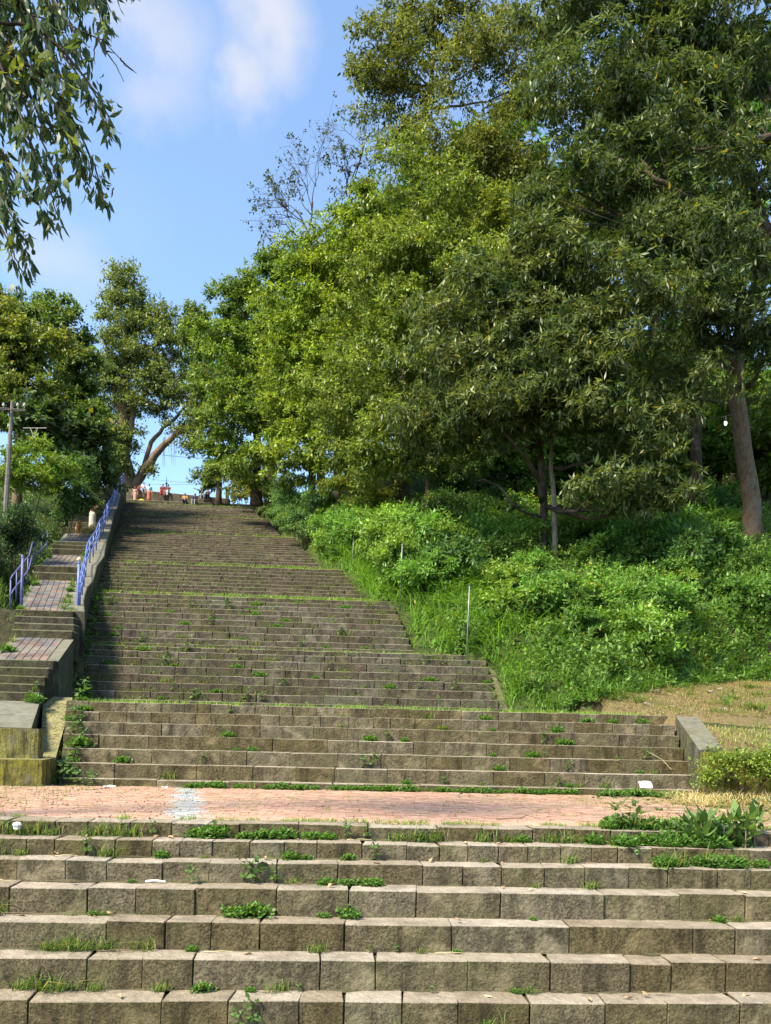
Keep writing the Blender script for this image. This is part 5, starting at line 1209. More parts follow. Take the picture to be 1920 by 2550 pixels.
# grass along the landing edges
gp_ = []
for k in range(2, 9):
    Yn, zn = FL[k][-1]; n = {2: 4200, 3: 4200, 4: 3600, 5: 3600, 6: 3400, 7: 2600, 8: 2800}[k]
    x1 = XRf(k, Yn)
    Yf = FL[k + 1][0][0] if k < 8 else LEDGE[0]
    X, Y = scatter(n, float(XL(Yn)) + .1, x1, Yn + .22, min(Yn + 1.3, Yf - .03), lambda X, Y: (vnoise(X, Y * .4, .7, k) > -.25) | (X > x1 - 2.5))
    gp_.append(blades(np.stack([X, Y, np.full(len(X), zn - .03)], 1), .17 if k < 4 else .26, .014 if k < 4 else .026, (.19, .31, .05), .8))
stuff('landing_grass', 'grass fringes growing along the edges of the stair landings', gp_, 'grass', 'grass')
# grass in the joints of the brick landing
gp_ = []
X, Y = scatter(24000, -6.2, 8.5, YP0, YP1 - .05, lambda X, Y: (np.abs(((Y - YP0) / PW) % 1 - 0) < .16) & ((vnoise(X, Y, .55, 2) > -.05) | (X > 3 + R.normal(size=len(X))) | (Y > YP1 - .5)))
gp_.append(blades(np.stack([X, Y, np.full(len(X), -.025)], 1), .07, .010, (.22, .25, .07), 1.0))
X, Y = scatter(16000, -6.2, 8.4, YP0, YP1 - .1, lambda X, Y: vnoise(X, Y, .28, 9) + .5 * vnoise(X, Y, .9, 13) > .62)
gp_.append(blades(np.stack([X, Y, np.full(len(X), -.02)], 1), .085, .009, (.22, .27, .07), 1.1))
X, Y = scatter(9000, 2.6, 8.6, YP0, YP1 - .1, lambda X, Y: vnoise(X, Y, .7, 6) + (X - 4.6) * .35 > .1)
gp_.append(blades(np.stack([X, Y, np.full(len(X), -.02)], 1), .075, .009, (.24, .25, .08), 1.1))
X, Y = scatter(5200, -6.2, 8.6, YP0 - .12, YP0 + .18, lambda X, Y: (vnoise(X, Y * 0, .5, 12) > .0) | (X > 3.2))
gp_.append(blades(np.stack([X, Y, np.full(len(X), -.02)], 1), .09, .009, (.17, .26, .05), .9))
X, Y = scatter(2600, -6.4, -3.4, YP0, YP1 - .1, lambda X, Y: vnoise(X, Y, .6, 16) - (X + 4.2) * .5 > .25)
gp_.append(blades(np.stack([X, Y, np.full(len(X), -.02)], 1), .09, .009, (.14, .20, .05), .9))
stuff('joint_grass', 'short grass in the joints and edges of the brick landing', gp_, 'grass', 'grass')
# straw heap at the right of the landing
X, Y = scatter(2600, 6.3, 9.5, 14.2, 16.0, lambda X, Y: vnoise(X, Y, .8, 1) > -.4)
stuff('straw', 'pale dry straw heaped at the right end of the brick landing', [blades(np.stack([X, Y, R.uniform(-.02, .18, len(X))], 1), .22, .010, (.52, .44, .24), 2.0)], 'grass', 'straw')
# dense little weeds on the upper flights (too small to pick apart)
PX_ = []; SZ = []
for k in range(3, 9):
    for i, (Yn, zn) in enumerate(FL[k]):
        Yr = FL[k][i + 1][0] if i + 1 < len(FL[k]) else Yn + .3
        x0, x1 = float(XL(Yn)), XRf(k, Yn); n = int((x1 - x0) * 9)
        xs = R.uniform(x0, x1, n); keepw = np.clip(.30 + .75 * np.exp(-(xs - x0) / 2.8) + .30 * vnoise(xs, np.full(n, Yn), 1.3, 3), .05, .95) * (.55 if k < 5 else .8)
        for x in xs[R.random(n) < keepw]:
            PX_.append((x, Yr - R.uniform(.03, .10), zn + .0)); SZ.append(R.uniform(.5, 1.15) * (1.0 if k < 6 else 1.25) * (1 + .7 * math.exp(-(x - x0) / 2.2)))
PX_ = np.array(PX_); SZ = np.array(SZ); K = 9
base = np.repeat(PX_, K, 0); s_ = np.repeat(SZ, K); N = len(base)
ofs = R.normal(size=(N, 3)) * np.array([.10, .05, .05]) * s_[:, None]; ofs[:, 2] = np.abs(ofs[:, 2]) + .015
V, Fq, C = foliage(base + ofs, unit(R.normal(size=(N, 3)) * .6 + np.array([0, -.3, .7])), 1, .085, .042, (1, 1, 1), .3, .1, .9, .03, 'alt', 1, 0, .25, (R.uniform(0, 1, (N, 1)) * np.array([.07, .07, .015]) + np.array([.065, .105, .025])))
gw = R.random(len(PX_)) < .5
RG = []
for k in range(2, 9):
    for i, (Yn, zn) in enumerate(FL[k]):
        Yr = FL[k][i + 1][0] if i + 1 < len(FL[k]) else Yn + .3
        x0, x1 = float(XL(Yn)), XRf(k, Yn); n = int((x1 - x0) * (26 if k > 2 else 14)); xs = R.uniform(x0, x1, n)
        kk = vnoise(xs, np.full(n, Yn * 3.7), .55, k) + .35 * vnoise(xs, np.full(n, Yn), 2.5, 2) > (.38 if k > 2 else .6)
        RG += [(x, Yr - R.uniform(.01, .05), zn) for x in xs[kk]]
RG = np.array(RG)
stuff('step_weeds', 'small weeds sprouting all over the upper flights', [(V, Fq, C), blades(RG, .10, .012, (.16, .23, .055), 1.1), blades(np.repeat(PX_[gw], 5, 0) + R.normal(size=(gw.sum() * 5, 3)) * np.array([.06, .02, 0]), .17, .012, (.13, .20, .05), .9)], 'leaf', 'weeds')

# ------------------------------------------------------------------ single weeds on the lower steps (things)
def clover(seed, n=135, r=.14, h=.09):
    g = np.random.default_rng(seed); p = g.uniform(-1, 1, (n, 3)) * np.array([r, r * .42, 0]); p[:, 0] *= np.abs(g.uniform(0, 1, n)) ** .5; p[:, 2] = g.uniform(.015, h, n) * np.clip(1.2 - np.abs(p[:, 0]) / (2.2 * r), .2, 1)
    return foliage(p, unit(g.normal(size=(n, 3)) * .5 + np.array([0, -.2, .9])), 2, .046, .038, (.10, .20, .04), .4, .0, 1.0, .015, 'alt', 1, 0, .15, None, g)
def tuft(seed, n=44, h=.20, dry=.2):
    g = np.random.default_rng(seed); p = g.normal(size=(n, 3)) * np.array([.06, .02, 0]); c = np.where(g.random((n, 1)) < dry, np.array([[.36, .29, .13]]), np.array([[.12, .19, .045]]))
    return blades(p, h, .009, c, .95, .3, None, g)
def seedling(seed, n=12, h=.26, L=.085):
    g = np.random.default_rng(seed); t = np.linspace(.25, 1, n); p = np.stack([.05 * np.sin(t * 3 + seed) + (t - .5) * .12, -.03 * t, h * t], 1)
    V, Fq, C = foliage(p, unit(g.normal(size=(n, 3)) * .8 + np.array([0, -.3, .5])), 2, L, L * .5, (.085, .15, .04), .25, .25, 1.0, .02, 'rosette', 1, 0.05, .2, None, g)
    return V, Fq, C
def joinp(*ps):
    V = []; Fq = []; C = []; o = 0
    for v, f, c in ps: V.append(v); Fq.append(f + o); C.append(c); o += len(v)
    return np.concatenate(V), np.concatenate(Fq), np.concatenate(C)
WM = {'clover': [quads_mesh('clover_patch', *clover(s)[:2], M['leaf'], clover(s)[2]) for s in (1, 2, 3)],
      'tuft': [quads_mesh('grass_tuft', *tuft(s)[:2], M['grass'], tuft(s)[2]) for s in (4, 5, 6)],
      'seedling': [quads_mesh('seedling', *seedling(s)[:2], M['leaf'], seedling(s)[2]) for s in (7, 8, 9)]}
WL = {'clover': ('low_weed', 'round leaved weed clump @', 'weed', 'round leaved weeds on the steps'),
      'tuft': ('grass_tuft', 'thin grass tuft @', 'grass tuft', 'grass tufts on the steps'),
      'seedling': ('seedling', 'upright leafy seedling @', 'seedling', 'leafy seedlings on the steps')}
ORD = ['first', 'second', 'third', 'fourth', 'fifth', 'sixth', 'seventh', 'eighth', 'ninth', 'tenth']
def where_is(X, Y, z):
    if -.1 < z < .05 and Y < YP1 + .1 and Y > YP0 - .5: return 'at the back edge of the brick landing'
    for k in (1, 2, 3, 4):
        for i, (Yn, zn) in enumerate(FL[k]):
            if abs(z - zn) < .03 and Yn - .1 < Y < Yn + .6:
                if k == 1: return 'on the %s step below the brick landing' % ORD[max(0, len(FL[1]) - 1 - i)] if i < len(FL[1]) - 1 else 'on the edge of the brick landing'
                return 'on the %s step of the %s' % (ORD[i], {2: 'flight above the brick landing', 3: 'flight beside the dry slope', 4: 'flight beside the metal poles'}[k])
    return 'on the stone steps'
def weed(kind, X, Y, z, s, label=None):
    where = where_is(X, Y, z)
    nm, lab, cat, grp = WL[kind]
    o = link(nm, WM[kind][int(R.integers(3))]); o.location = (X, Y, z); o.rotation_euler = (0, 0, R.uniform(-.5, .5)); o.scale = (s * R.choice([-1, 1]) if kind != 'x' else s, s, s * R.uniform(.85, 1.1))
    o.scale = (s, s, s * R.uniform(.85, 1.1))
    tag(o, lab.replace('@', where), cat, grp); return o
def foot(k, i, px, d=None):
    Yn, zn = FL[k][i]; Yr = FL[k][i + 1][0] if i + 1 < len(FL[k]) else Yn + .34
    p = at(px, PY, Yr); return p[0] + (px - PX) * 0, Yr - R.uniform(.035, .06), zn - .004
W1 = [(4, 'tuft', [(95, 1.1), (130, 1.3), (190, 1.1), (265, .7), (425, .8), (712, .8), (1330, .6)]), (4, 'clover', [(525, .75), (640, .4), (1300, .4)]), (4, 'seedling', [(10, .8), (760, .4), (1090, .35)]),
      (5, 'tuft', [(150, .9), (190, 1.2), (235, 1.2), (285, 1.0), (380, 1.0), (800, .8), (1060, .5)]), (5, 'clover', [(495, .45), (1150, .35)]), (5, 'seedling', [(935, .35), (1000, .35)]),
      (6, 'clover', [(590, 1.0), (650, 1.15), (872, .9), (815, .5), (255, .4), (1340, .3), (1820, .5)]), (6, 'tuft', [(8, 1.2), (280, .5), (1870, .6)]), (6, 'seedling', [(880, .6)]),
      (7, 'seedling', [(490, .8), (620, 1.0), (660, 1.2), (690, .8)]), (7, 'clover', [(820, .7), (870, .7), (920, .8), (945, .6), (345, .3)]), (7, 'tuft', [(1490, .9), (740, .7), (1345, .4)]),
      (8, 'tuft', [(15, 1.1), (80, .8), (285, 1.1), (1440, 1.1), (1215, .4), (520, .4)]), (8, 'clover', [(415, .6), (730, .7), (770, .5), (875, .6)]), (8, 'seedling', [(235, .8), (940, .8), (1680, .6)]),
      (9, 'tuft', [(10, 1.3), (50, 1.2), (110, 1.2), (150, 1.0), (255, 1.2), (300, 1.3), (340, 1.2), (1000, 1.1), (1050, 1.3), (1090, 1.1), (1210, 1.2), (1270, .8), (1380, 1.3), (1430, 1.3), (1550, 1.0)]),
      (9, 'clover', [(505, 1.1), (545, 1.2), (620, .8), (665, 1.0), (710, 1.0), (780, .8), (820, .8), (1310, .7), (1490, .9)]), (9, 'seedling', [(390, .7), (870, .8), (915, .7)]),
      (3, 'seedling', [(640, 1.1), (610, .8)]), (3, 'tuft', [(1240, 1.0), (1000, .5)])]
for (i, kind, lst) in W1:
    for px, s in lst:
        X, Y, z = foot(1, i, px); weed(kind, X, Y, z, s * 1.15)
for i in range(6):                        # second flight
    n = [9, 8, 8, 7, 7, 7][i]
    for _ in range(n):
        px = R.uniform(170, 1640) if R.random() < .6 else R.uniform(1150, 1660); kind = R.choice(['clover', 'tuft', 'seedling'], p=[.45, .3, .25]); X, Y, z = foot(2, i, px); weed(kind, X, Y, z, R.uniform(.6, 1.35))
for px in list(range(470, 900, 40)) + list(range(900, 1460, 22)):   # along the foot of the second flight, on the brick landing
    p = at(px + R.uniform(-12, 12), PY, 16.95); weed('clover' if R.random() < .8 else 'tuft', p[0], FL[2][0][0] - .06, -.02, R.uniform(.8, 1.35))
for px in list(range(1530, 1720, 16)):
    p = at(px, PY, 16.7); weed('clover', p[0], FL[2][0][0] - R.uniform(.1, .5), -.02, R.uniform(1.1, 1.6))
for px in (150, 165, 185, 205, 225, 240): p = at(px, PY, 16.9); weed('seedling', p[0], FL[2][0][0] - R.uniform(.05, .3), -.02, R.uniform(1.0, 1.6))
for k in (3, 4):
    for i in range(len(FL[k]) - 1):
        for _ in range(5):
            Yn = FL[k][i][0]; x = float(XL(Yn)) + (XRf(k, Yn) - float(XL(Yn))) * (R.random() ** 1.3); kind = R.choice(['clover', 'tuft', 'seedling'], p=[.5, .2, .3]); weed(kind, x, FL[k][i + 1][0] - .05, FL[k][i][1] - .004, R.uniform(.8, 1.7))
# leafy border along the left ends of the flights
for k in (2, 3, 4):
    for (Yn, zn) in FL[k]:
        for _ in range(2): weed('seedling' if R.random() < .5 else 'clover', float(XL(Yn)) + R.uniform(.03, .35), Yn + .28, zn, R.uniform(1.0, 2.0))
# tufts and stones on the dry slope
for _ in range(60):
    X = R.uniform(5.2, 13); Y = R.uniform(19.5, 26.5)
    if Y > Yb(X) - .1 or X - XR(Y) < .6: continue
    o = link('grass_tuft', WM['tuft'][int(R.integers(3))]); s = R.uniform(.7, 1.8); o.location = (X, Y, float(terrain(X, Y)) - .01); o.scale = (s * 1.6, s * 1.6, s); o.rotation_euler = (0, 0, R.uniform(0, 6)); tag(o, 'straggly grass tuft on the dry slope right of the stairs', 'grass tuft', 'grass tufts on the dry slope')
stm = []
for s in range(3):
    mb = MB(); g = np.random.default_rng(80 + s); chamfer_box(mb, np.array([(-1, -1, -.6), (1, -1, -.6), (1, 1, -.6), (-1, 1, -.6), (-1, -1, .6), (1, -1, .6), (1, 1, .6), (-1, 1, .6)]) * .09, .035, .02, g); stm.append(mb.mesh('loose_stone', M['stone']))
for _ in range(26):
    X = R.uniform(5.2, 12); Y = R.uniform(19.5, 26)
    if Y > Yb(X) - .1 or X - XR(Y) < .6: continue
    o = link('loose_stone', stm[int(R.integers(3))]); s = R.uniform(.5, 1.3); o.location = (X, Y, float(terrain(X, Y)) + .01); o.scale = (s * R.uniform(.8, 1.5), s, s); o.rotation_euler = (R.uniform(-.3, .3), R.uniform(-.3, .3), R.uniform(0, 6)); tag(o, 'small loose brown stone on the dry slope right of the stairs', 'stone', 'loose stones on the dry slope')
# tall weeds with leafy stems on the bank face
def tallweed(seed):
    g = np.random.default_rng(seed); ps = []
    for _ in range(7):
        h = g.uniform(.6, 1.2); n = 22; t = np.linspace(.05, 1, n); lx, ly = g.normal(size=2) * .3; bx, by = g.normal(size=2) * .05
        p = np.stack([bx + lx * t ** 1.6, by + ly * t ** 1.6, h * t], 1)
        ps.append(foliage(p, unit(g.normal(size=(n, 3)) * .6 + np.array([lx, ly - .2, .6])), 3, .16 * (1.0), .055, (.11, .20, .04), .45, .35, 1.0, .05, 'rosette', 1, .05, .2, None, g))
    bp_ = g.normal(size=(16, 3)) * np.array([.10, .10, 0]) + np.array([0, 0, .08]); ps.append(foliage(bp_, unit(g.normal(size=(16, 3)) * .6 + np.array([0, 0, .6])), 4, .16, .06, (.10, .18, .04), .4, .2, 1.0, .06, 'rosette', 1, .05, .2, None, g))
    return joinp(*ps)
tw = [tallweed(s) for s in (60, 61, 62, 63)]; twm = [quads_mesh('tall_weed', a[0], a[1], M['leaf'], a[2]) for a in tw]
nt_ = 0
while nt_ < 170:
    X = R.uniform(-3, 17); Y = R.uniform(20.3, 37)
    if X - XR(Y) < .5 or (X > 3 and Y < Yb(X) + .1) or Y > Yb(max(X, 3)) + 7 and X > 3: continue
    o = link('tall_weed', twm[nt_ % 4]); s = R.uniform(.6, 1.25); o.location = (X, Y, float(terrain(X, Y)) - .05); o.scale = (s, s, s * R.uniform(.8, 1.2)); o.rotation_euler = (0, 0, R.uniform(0, 6.28)); tag(o, 'tall leafy stemmed weed among the grass of the right bank', 'weed', 'tall weeds on the right bank'); nt_ += 1
# weeds along the side path
for _ in range(46):
    Y = R.uniform(19.5, 37); sidep = R.random(); xr = side_right(Y); X = xr - R.uniform(.0, .25) if sidep < .45 else xr - WP - .45 + R.uniform(0, .2)
    kd = R.choice(['clover', 'tuft', 'seedling']); o = link(WL[kd][0], WM[kd][int(R.integers(3))]); s = R.uniform(.8, 1.9); o.location = (X, Y, side_z(Y) + .005); o.scale = (s, s, s); o.rotation_euler = (0, 0, R.uniform(-1, 1)); tag(o, {'clover': 'round leaved weed clump on the edge of the side path', 'tuft': 'grass tuft on the edge of the side path', 'seedling': 'leafy seedling on the edge of the side path'}[kd], WL[kd][2], 'weeds along the side path')
# carpet of weeds and broad leaved plants at the right end of the first flight
for i, x0, x1, n in ((10, 1500, 1930, 26), (9, 1560, 1930, 26), (8, 1640, 1930, 20)):
    for _ in range(n):
        px = x1 - (x1 - x0) * R.random() ** .7; Yn, zn = FL[1][i]; p = at(px, PY, Yn + .3); weed('clover' if R.random() < .75 else ('tuft' if R.random() < .6 else 'seedling'), p[0], Yn + R.uniform(.10, .34), zn - .01, R.uniform(.5, 1.7))
def broadplant(seed):
    g = np.random.default_rng(seed); n = 14; P = np.zeros((n, 3)); P[:, 2] = g.uniform(.06, .30, n)
    az = g.uniform(0, 2 * math.pi, n); ax = unit(np.stack([np.cos(az), np.sin(az), g.uniform(.1, .8, n)], 1)); sd = unit(np.cross(ax, np.array([0, 0, 1.0])))
    V, Fq, vp = leaf_quads(P, ax, sd, g.uniform(.12, .24, n), g.uniform(.05, .085, n), .14, .35, 2)
    C = np.repeat(np.array([[.12, .20, .06]]) * g.uniform(.75, 1.25, (n, 1)), vp, 0); return V, Fq, C
bpm = [quads_mesh('leaves', *broadplant(s)[:2], M['leaf'], broadplant(s)[2]) for s in (50, 51, 52)]
for j, (px, dd, s) in enumerate(((1742, .25, 1.1), (1775, .1, 1.3), (1800, .3, 1.2), (1832, .12, 1.2), (1860, .3, 1.3), (1890, .15, 1.2), (1760, .4, 1.2), (1915, .3, 1.3))):
    Yn, zn = FL[1][9]; p = at(px, PY, Yn + dd); root = empty('broadleaf_plant', (p[0], Yn + dd, zn), 'broad leaved plant with pale midribs in the weed carpet at the end of the steps', 'plant', 'broad leaved plants by the steps', R.uniform(0, 6)); root.scale = (s, s, s)
    link('leaves', bpm[j % 3], root); mb = MB(); limb(mb, [(0, 0, -.05), (.01, 0, .15), (0, 0, .30)], .009, .004, 5, 5); mb.build('stem', M['grass'] if False else M['twig'], root)

# ------------------------------------------------------------------ litter
def sheet(name, label, p, w, h, mt, rz=0, tilt=.2, cat='litter', th=.012):
    mb = MB(); n = 5; V = []; 
    for a in range(n):
        for b in range(n): V.append(((a / (n - 1) - .5) * w, (b / (n - 1) - .5) * h, .012 * math.sin(a * 1.7 + b) ))
    V = np.array(V); T = V + np.array([0, 0, th]); Fs = []
    for a in range(n - 1):
        for b in range(n - 1):
            q_ = a * n + b; Fs.append((q_ + n * n, q_ + n + n * n, q_ + n + 1 + n * n, q_ + 1 + n * n)); Fs.append((q_, q_ + 1, q_ + n + 1, q_ + n))
    bd = [a * n for a in range(n)] + [(n - 1) * n + b for b in range(1, n)] + [a * n + n - 1 for a in range(n - 2, -1, -1)] + [b for b in range(n - 2, 0, -1)]
    for i in range(len(bd)): a, b = bd[i], bd[(i + 1) % len(bd)]; Fs.append((a, b, b + n * n, a + n * n))
    mb.add(np.concatenate([V, T]), Fs); o = mb.build(name, mt); o.location = tuple(p); o.rotation_euler = (tilt, 0, rz); tag(o, label, cat); return o
Yq, zq = FL[2][0]; p = at(1625, PY, Yq + .2); sheet('foam_board', 'white foam board lying against the riser among weeds', (p[0], Yq + .2, zq + .09), .28, .17, M['paper'], .08, .95)
p = at(285, PY, 16.5); sheet('paper_scrap', 'crumpled white paper on the brick landing near the mossy plinth', (p[0], 16.5, .03), .22, .10, M['paper'], .3, .15)
p = at(420, PY, 16.7); sheet('paper_scrap', 'small white paper scrap at the foot of the second flight', (p[0], 16.72, .02), .13, .06, M['paper'], -.2, .1)
Yq, zq = FL[1][9]; p = at(66, PY, Yq + .2)
mb = MB(); P = rnd_dirs(26) * np.array([.055, .04, .05]); th = np.linspace(-1.4, 1.4, 6); tube(mb, [(0, 0, .05 * math.sin(t)) for t in th], .05 * np.cos(th) * R.uniform(.7, 1.3, 6), 7); o = mb.build('plastic_bag', M['paper']); o.location = (p[0], Yq + .2, zq + .12); tag(o, 'crumpled white plastic bag on the grassy top step', 'litter')
Yq, zq = FL[1][7]; p = at(400, PY, Yq + .28); mb = MB(); limb(mb, [(-.1, 0, .02), (0, .01, .03), (.12, 0, .02)], .016, .012, 6, 6); o = mb.build('bone_white_stick', M['paper']); o.location = (p[0], Yq + .27, zq); tag(o, 'short pale stick against a riser on the lower steps', 'stick')
p = at(1300, PY, 11.4); mb = MB(); limb(mb, [(-.30, 0, .02), (-.08, .05, .03), (.05, -.02, .05), (.14, .08, .07), (.30, .0, .03)], .012, .006, 14, 6); limb(mb, [(.05, -.02, .05), (-.05, -.1, .04)], .006, .003, 5, 5); o = mb.build('fallen_stick', M['twig']); o.location = (p[0], 11.4, 0.0); tag(o, 'crooked dark stick lying on the brick landing', 'stick')
Yq, zq = FL[2][2]; p = at(1660, PY, Yq); mb = MB(); limb(mb, [(.35, .15, .02), (.1, -.02, .22), (-.25, -.05, .40)], .012, .005, 10, 6); limb(mb, [(.1, -.02, .22), (.28, -.1, .02)], .006, .003, 6, 5); o = mb.build('fallen_branch', M['straw']); o.location = (p[0] - .1, Yq - .15, zq - .2); tag(o, 'pale dry branch lying down the right steps of the second flight', 'stick')
for j, (i, px, ln) in enumerate(((5, 330, .5), (5, 560, .3), (6, 80, .6), (7, 30, .3), (4, 700, .25), (6, 700, .2), (7, 760, .25), (5, 1130, .3), (4, 1680, .2), (8, 190, .25), (8, 1480, .2), (9, 900, .3))):
    Yn, zn = FL[1][i]; Yr = FL[1][i + 1][0]; p = at(px, PY, Yr); mb = MB(); limb(mb, [(-ln / 2, -.03, .012), (0, -.06 * R.random(), .02), (ln / 2, -.02, .014)], .006, .003, 8, 5, .004); o = mb.build('dry_twig', M['straw'] if j % 2 else M['twig']); o.location = (p[0], Yr - .06, zn); tag(o, 'thin dry twig lying at the foot of a stone riser', 'twig', 'dry twigs on the lower steps')
dl = []
for s in range(3):
    mb = MB(); V = np.array([(0, 0, 0), (.03, .018, .010), (.075, .014, .004), (.10, 0, .012), (.075, -.014, .012), (.03, -.018, .006)]) * np.array([1, 1, 1 + s]); mb.add(np.concatenate([V, V - [0, 0, .002]]), [(0, 1, 2, 5), (5, 2, 3, 4), (6, 11, 8, 7), (11, 10, 9, 8)]); dl.append(mb.mesh('dry_leaf', M['dry_leaf'] if s else M['straw']))
for _ in range(70):
    if R.random() < .6: i = int(R.integers(4, 11)); Yn, zn = FL[1][i]; Y = Yn + R.uniform(.08, .32); z = zn; x = R.uniform(-4.5, 4.8)
    else: x = R.uniform(-6, 6.5) if R.random() < .5 else R.uniform(4, 6.8); Y = R.uniform(11, 16.8); z = 0.0
    o = link('dry_leaf', dl[int(R.integers(3))]); o.location = (x, Y, z + .008); o.rotation_euler = (R.uniform(-.2, .2), R.uniform(-.2, .2), R.uniform(0, 6.3)); s = R.uniform(.7, 1.3); o.scale = (s, s, s)
    tag(o, 'dry fallen leaf lying on the lower steps or brick landing', 'leaf', 'fallen leaves')
# ------------------------------------------------------------------ people, dog, lamp at the top
def capsule(mb, p0, p1, r0, r1, n=10):
    p0, p1 = np.asarray(p0, float), np.asarray(p1, float); d = unit(p1 - p0)
    t = np.linspace(0, math.pi / 2, 5)
    P = [p0 - d * r0 * math.cos(a) for a in t] + [p1 + d * r1 * math.sin(a) for a in t]
    rr = [max(r0 * math.sin(a), 1e-3) for a in t] + [max(r1 * math.cos(a), 1e-3) for a in t]
    tube(mb, P, rr, n)
def remeshed(name, mb, mt, vox, extra=None, parent=None):
    me = mb.mesh(name, mt); o = bpy.data.objects.new(name, me); COL.objects.link(o)
    md = o.modifiers.new('r', 'REMESH'); md.mode = 'VOXEL'; md.voxel_size = vox
    m2 = o.modifiers.new('s', 'SMOOTH'); m2.factor = .5; m2.iterations = 3
    dg = bpy.context.evaluated_depsgraph_get(); me2 = bpy.data.meshes.new_from_object(o.evaluated_get(dg))
    bpy.data.objects.remove(o)
    me2.materials.clear(); me2.materials.append(mt); me2.polygons.foreach_set('use_smooth', [True] * len(me2.polygons))
    ob = link(name, me2, parent); return ob
def loft(mb, rings, n=14):
    V = []; th = np.arange(n) * 2 * math.pi / n
    for (c, rx, ry) in rings: V.append(np.asarray(c, float) + np.stack([rx * np.cos(th), ry * np.sin(th), 0 * th], 1))
    Fs = []; m_ = len(rings)
    for i in range(m_ - 1):
        for j in range(n): k = (j + 1) % n; Fs.append((i * n + j, i * n + k, (i + 1) * n + k, (i + 1) * n + j))
    Fs.append(tuple(range(n - 1, -1, -1))); Fs.append(tuple((m_ - 1) * n + j for j in range(n)))
    mb.add(np.concatenate(V), Fs)
def person(label, loc, rz, s, pose, top, bottom, kind='mundu', hair='short', drape=None, arms=None):
    root = empty('person', loc, label, 'person', None, rz); root.scale = (s, s, s)
    sit = pose == 'sit'; z0 = -.80 if sit else 0.0
    J = dict(head=(0, -.02, 1.52), neck=(0, 0, 1.36), chest=(0, 0, 1.20), waist=(0, 0, 1.0), pel=(0, 0, .90))
    J = {k: np.array(v) + [0, 0, z0] for k, v in J.items()}
    L = {}
    for sx in (-1, 1):
        a = (arms or {}).get(sx)
        L[sx] = dict(sh=np.array([sx * .175, 0, 1.33 + z0]))
        if a: L[sx]['el'] = np.array(a[0]) + [0, 0, z0]; L[sx]['wr'] = np.array(a[1]) + [0, 0, z0]
        elif sit: L[sx]['el'] = np.array([sx * .25, -.08, 1.08 + z0]); L[sx]['wr'] = np.array([sx * .14, -.30, .99 + z0])
        else: L[sx]['el'] = np.array([sx * .23, .03, 1.07]); L[sx]['wr'] = np.array([sx * .25, -.06, .84])
        L[sx]['hip'] = np.array([sx * .09, 0, .88 + z0])
        if sit: L[sx]['kn'] = np.array([sx * .13, -.43, .90 + z0]); L[sx]['an'] = np.array([sx * .12, -.45, .48 + z0])
        else: L[sx]['kn'] = np.array([sx * .10, -.02, .48]); L[sx]['an'] = np.array([sx * .10, .03, .08])
    b = MB(); h = J['head']
    loft(b, [(h + [0, .0, -.125], .02, .02), (h + [0, -.01, -.11], .045, .05), (h + [0, 0, -.06], .068, .085), (h, .078, .098), (h + [0, .01, .06], .074, .092), (h + [0, .01, .10], .045, .06), (h + [0, .01, .115], .01, .015)])
    capsule(b, h + [0, -.095, .0], h + [0, -.115, -.03], .010, .016)                       # nose
    for sx in (-1, 1): capsule(b, h + [sx * .078, .01, .02], h + [sx * .08, .012, -.03], .014, .010)   # ears
    capsule(b, h + [-.02, -.088, -.068], h + [.02, -.088, -.068], .010, .010)              # mouth
    capsule(b, J['neck'], h + [0, .01, -.06], .055, .052)
    loft(b, [(J['pel'] + [0, 0, -.06], .10, .08), (J['pel'], .155, .11), (J['waist'], .135, .095), (J['chest'], .165, .11), (J['chest'] + [0, 0, .10], .17, .10), (J['neck'] + [0, 0, .0], .07, .06)])
    for sx in (-1, 1):
        q = L[sx]
        capsule(b, q['sh'], q['el'], .052, .040); capsule(b, q['el'], q['wr'], .040, .027)
        capsule(b, q['hip'], q['kn'], .085, .055); capsule(b, q['kn'], q['an'], .055, .036)
        capsule(b, q['an'] + [0, .03, -.045], q['an'] + [sx * .015, -.15, -.055], .036, .028)
        hd = unit(q['wr'] - q['el']); capsule(b, q['wr'], q['wr'] + hd * .075, .028, .032)
    body = remeshed('body', b, M['skin'], .017, None, root)
    f = MB()
    for sx in (-1, 1):
        q = L[sx]; hd = unit(q['wr'] - q['el']); ac = unit(np.cross(hd, [0, 1.0, .2])); pl_ = np.cross(ac, hd); base_ = q['wr'] + hd * .085
        for j, ln in enumerate((.060, .075, .078, .068)):
            a = base_ + ac * (j - 1.5) * .017; m_ = a + hd * ln * .55; capsule(f, a, m_, .009, .008, 6); capsule(f, m_, m_ + hd * ln * .45 + pl_ * .018, .008, .006, 6)
        a = q['wr'] + hd * .03 + ac * .028; m_ = a + hd * .03 + ac * .022; capsule(f, a, m_, .010, .009, 6); capsule(f, m_, m_ + hd * .028, .009, .007, 6)
    f.build('fingers', M['skin'], body, smooth=True)
    e = MB()
    hm = MB(); loft(hm, [(h + [0, .03, -.05], .070, .070), (h + [0, .022, .0], .084, .092), (h + [0, .012, .06], .081, .098), (h + [0, .012, .105], .052, .066), (h + [0, .012, .125], .012, .016)]); hm.build('hair', M['hair'], body, smooth=True)
    if hair == 'bun': q_ = MB(); capsule(q_, h + [0, .12, -.02], h + [0, .14, -.03], .045, .045); q_.build('hair_bun', M['hair'], body, smooth=True)
    t = MB()
    loft(t, [(J['pel'] + [0, 0, -.02], .165, .122), (J['waist'], .155, .112), (J['chest'], .183, .128), (J['chest'] + [0, 0, .11], .19, .115), (J['neck'] + [0, 0, -.02], .085, .072), (J['neck'] + [0, 0, .01], .062, .06)])
    for sx in (-1, 1): q = L[sx]; capsule(t, q['sh'] + [0, 0, .005], q['sh'] + (q['el'] - q['sh']) * .75, .068, .060)
